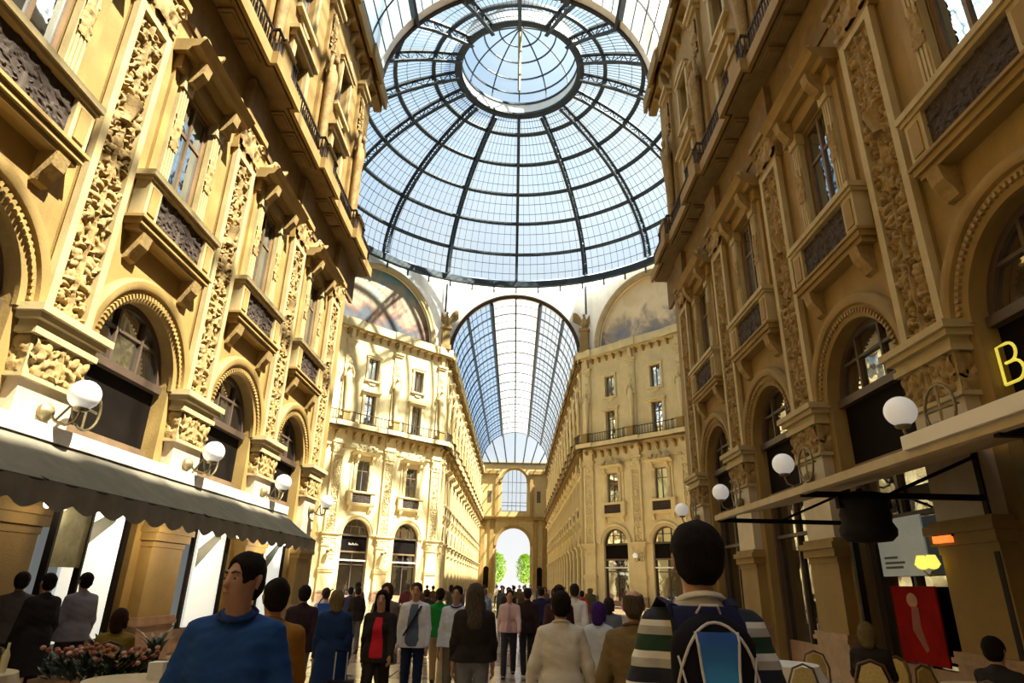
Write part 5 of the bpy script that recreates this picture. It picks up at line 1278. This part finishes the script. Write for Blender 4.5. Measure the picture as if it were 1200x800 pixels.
# seated and standing cafe guests
person('cafe guest in a lavender grey jacket standing before the glowing white panel', -5.55, 9.4, 60, 1.66, 'stand', ('jacket', (.26, .24, .28)), ('trousers', (.04, .04, .05)), ('short', (.015, .012, .01)), h=.014)
person('cafe guest all in black at the dark left front', -5.45, 8.5, 70, 1.64, 'stand', ('coat', BLK), ('trousers', BLK), ('short', (.02, .012, .01)), h=.016)
person('cafe guest in grey tweed at the far left', -6.15, 9.0, 40, 1.64, 'stand', ('jacket', (.12, .10, .085)), ('trousers', (.04, .04, .04)), ('thick', (.04, .03, .02)), h=.016)
person('seated woman with curly brown hair in a mustard top at the left cafe', -4.35, 8.35, 20, 1.60, 'sit', ('shirt', (.24, .17, .03)), ('trousers', (.05, .04, .04)), ('bob', (.06, .025, .012)), h=.014, female=True)
person('blonde seated guest in black by the red poster', 4.70, 8.35, -30, 1.66, 'sit', ('jacket', BLK), ('trousers', BLK), ('blond', (.24, .18, .08)), h=.014, female=True)
person('dark-haired seated guest in the lower right corner', 4.95, 6.55, -60, 1.62, 'sit', ('jacket', (.02, .018, .025)), ('trousers', BLK), ('thick', (.02, .01, .01)), h=.014)
for (x, y, rz, lab) in ((-4.35, 8.35, 20, 'under the woman in mustard'), (4.70, 8.35, -30, 'under the blonde guest in black'), (4.95, 6.55, -60, 'under the guest in the lower right corner')):
    place(CHAIR, TR(x, y, 0, rz), None, None, label='round-backed cane cafe chair ' + lab, category='chair', group='occupied cafe chairs')

# backpack on the striped man
BPB = mat('backpack_black', (.006, .006, .012), .8, var=.2, spec=.15); BPN = mat('backpack_navy', (.008, .010, .045), .8, var=.2, spec=.15); PIPE = mat('backpack_piping', (.55, .55, .58), .5, var=.05)
def blue_grad():
    m = bpy.data.materials.new('backpack_blue'); m.use_nodes = True; N = m.node_tree.nodes; L = m.node_tree.links; p = N['Principled BSDF']; p.inputs['Roughness'].default_value = .45
    tc = N.new('ShaderNodeTexCoord'); sx = N.new('ShaderNodeSeparateXYZ'); L.new(tc.outputs['Generated'], sx.inputs[0]); r = N.new('ShaderNodeValToRGB'); L.new(sx.outputs['Z'], r.inputs[0])
    r.color_ramp.elements[0].position = .35; r.color_ramp.elements[0].color = (.03, .36, .75, 1); r.color_ramp.elements[1].position = .95; r.color_ramp.elements[1].color = (.01, .08, .38, 1); L.new(r.outputs[0], p.inputs['Base Color']); return m
bp = link('backpack', None, None, TR(1.165, 2.535, 1.09), label='black and navy backpack with a bright blue centre panel and grey piping', category='backpack')
f = Field([-.22, -.2, -.08], [.22, .12, .6], .009)
f.cone((-.07, -.03, .03), (-.07, -.03, .36), .085, .08, (1, .8, 1), k=.05); f.cone((.07, -.03, .03), (.07, -.03, .36), .085, .08, (1, .8, 1), k=.05); f.cone((0, -.02, .2), (0, -.02, .40), .10, .08, (1.1, .75, 1), k=.05)
link('bag', f.mesh(BPB), bp)
def bpy_s(x, z):
    i = int(round((x - f.o[0]) / f.h)); k = int(round((z - f.o[2]) / f.h)); colm = f.D[i, :, k]; ins = np.argwhere(colm < 0)
    return f.ax[1][int(ins[0, 0])] - .004 if len(ins) else -.02
pan = [[(xx, bpy_s(xx, z) - .012, z) for xx in [(-1 + 2*k/6)*(.040 + .035*(z - .02)/.4) for k in range(7)]] for z in [.02 + .40*i/12 for i in range(13)]]
link('blue_panel', G().grid(pan).mesh(blue_grad(), 60), bp, label='bright blue centre panel')
arcp = [(.148*math.cos(a), 0, .16 + .29*math.sin(a)) for a in [pi*(-.12 + 1.24*i/26) for i in range(27)]]
link('piping', G().tube([(x, bpy_s(x, z) - .008, z) for x, _, z in arcp], .0055, 6).mesh(PIPE), bp)
for s in (-1, 1):
    link('piping', G().tube([(x, bpy_s(x, z) - .012, z) for x, z in [(s*(.040 + .035*q), .02 + .40*q) for q in [i/10 for i in range(11)]]], .005, 6).mesh(PIPE), bp)
    link('piping', G().tube([(x, bpy_s(x, z) - .010, z) for x, z in [(s*(.135 - .095*q), .34 - .32*math.sin(q*pi/2)) for q in [i/12 for i in range(13)]]], .004, 6).mesh(PIPE), bp)
    link('strap', G().tube([(s*.09, .02, .42), (s*.11, .06, .50), (s*.13, .16, .52), (s*.14, .24, .47)], [(.025, .008)]*4, 8).mesh(BPN), bp)
link('top_flap', G().grid([[(.13*u*(1 - .1*q), -.075 + .10*q + .03*u*u, .40 + .10*math.sin(q*pi/2)) for u in [k/4 for k in range(-4, 5)]] for q in [i/6 for i in range(7)]]).mesh(BPN, 60), bp)
link('carry_handle', G().tube([(-.045, -.01, .475), (-.03, -.03, .505), (.03, -.03, .505), (.045, -.01, .475)], .005, 6).mesh(PIPE), bp)
# things people carry
sb = link('shopping_bag', None, None, TR(-2.20, 8.45, .0, 20), label='pale grey plastic shopping bag held by the blonde woman in blue', category='bag')
link('sack', G().loft([(0, 0, .34, .10, .05), (0, 0, .40, .17, .09), (0, 0, .55, .16, .08), (0, 0, .68, .12, .05)], 14).mesh(mat('plastic_grey', (.42, .44, .44), .4, var=.2), 60), sb)
link('handle', G().tube([(-.07, 0, .67), (0, 0, .76), (.07, 0, .67)], .010, 6).mesh(PIPE), sb)
su = link('suitcase', None, None, TR(-1.60, 8.35, 0, 10), label='small black wheeled suitcase beside the woman in the red top', category='suitcase')
g = G(); g.box(-.17, .17, -.11, .11, .07, .55); link('shell', g.mesh(BPB), su)
for s in (-1, 1):
    link('wheel', G().tube([(s*.12 - .015, .09, .035), (s*.12 + .015, .09, .035)], .035, 12).mesh(IRONB), su); link('pull_rod', G().tube([(s*.07, .09, .5), (s*.07, .09, .86)], .008, 6).mesh(PIPE), su)
link('grip', G().tube([(-.08, .09, .86), (.08, .09, .86)], .013, 8).mesh(BPB), su)
sa = link('satchel', None, None, TR(-3.10, 12.78, 1.0, 10), label='bright blue satchel on the back of the person in white', category='bag')
link('bag', G().box(-.13, .13, -.06, .06, -.05, .25).mesh(mat('satchel_blue', (.03, .12, .55), .6)), sa); link('strap', G().tube([(-.12, .03, .24), (0, .06, .44), (.12, .05, .5)], .012, 6).mesh(BPN), sa)
link('bag_strap', G().tube([(-.11, .10, 1.44), (-.06, .165, 1.34), (.03, .175, 1.18), (.13, .165, 1.02)], [(.022, .010)]*4, 8).mesh(BPB), rw)
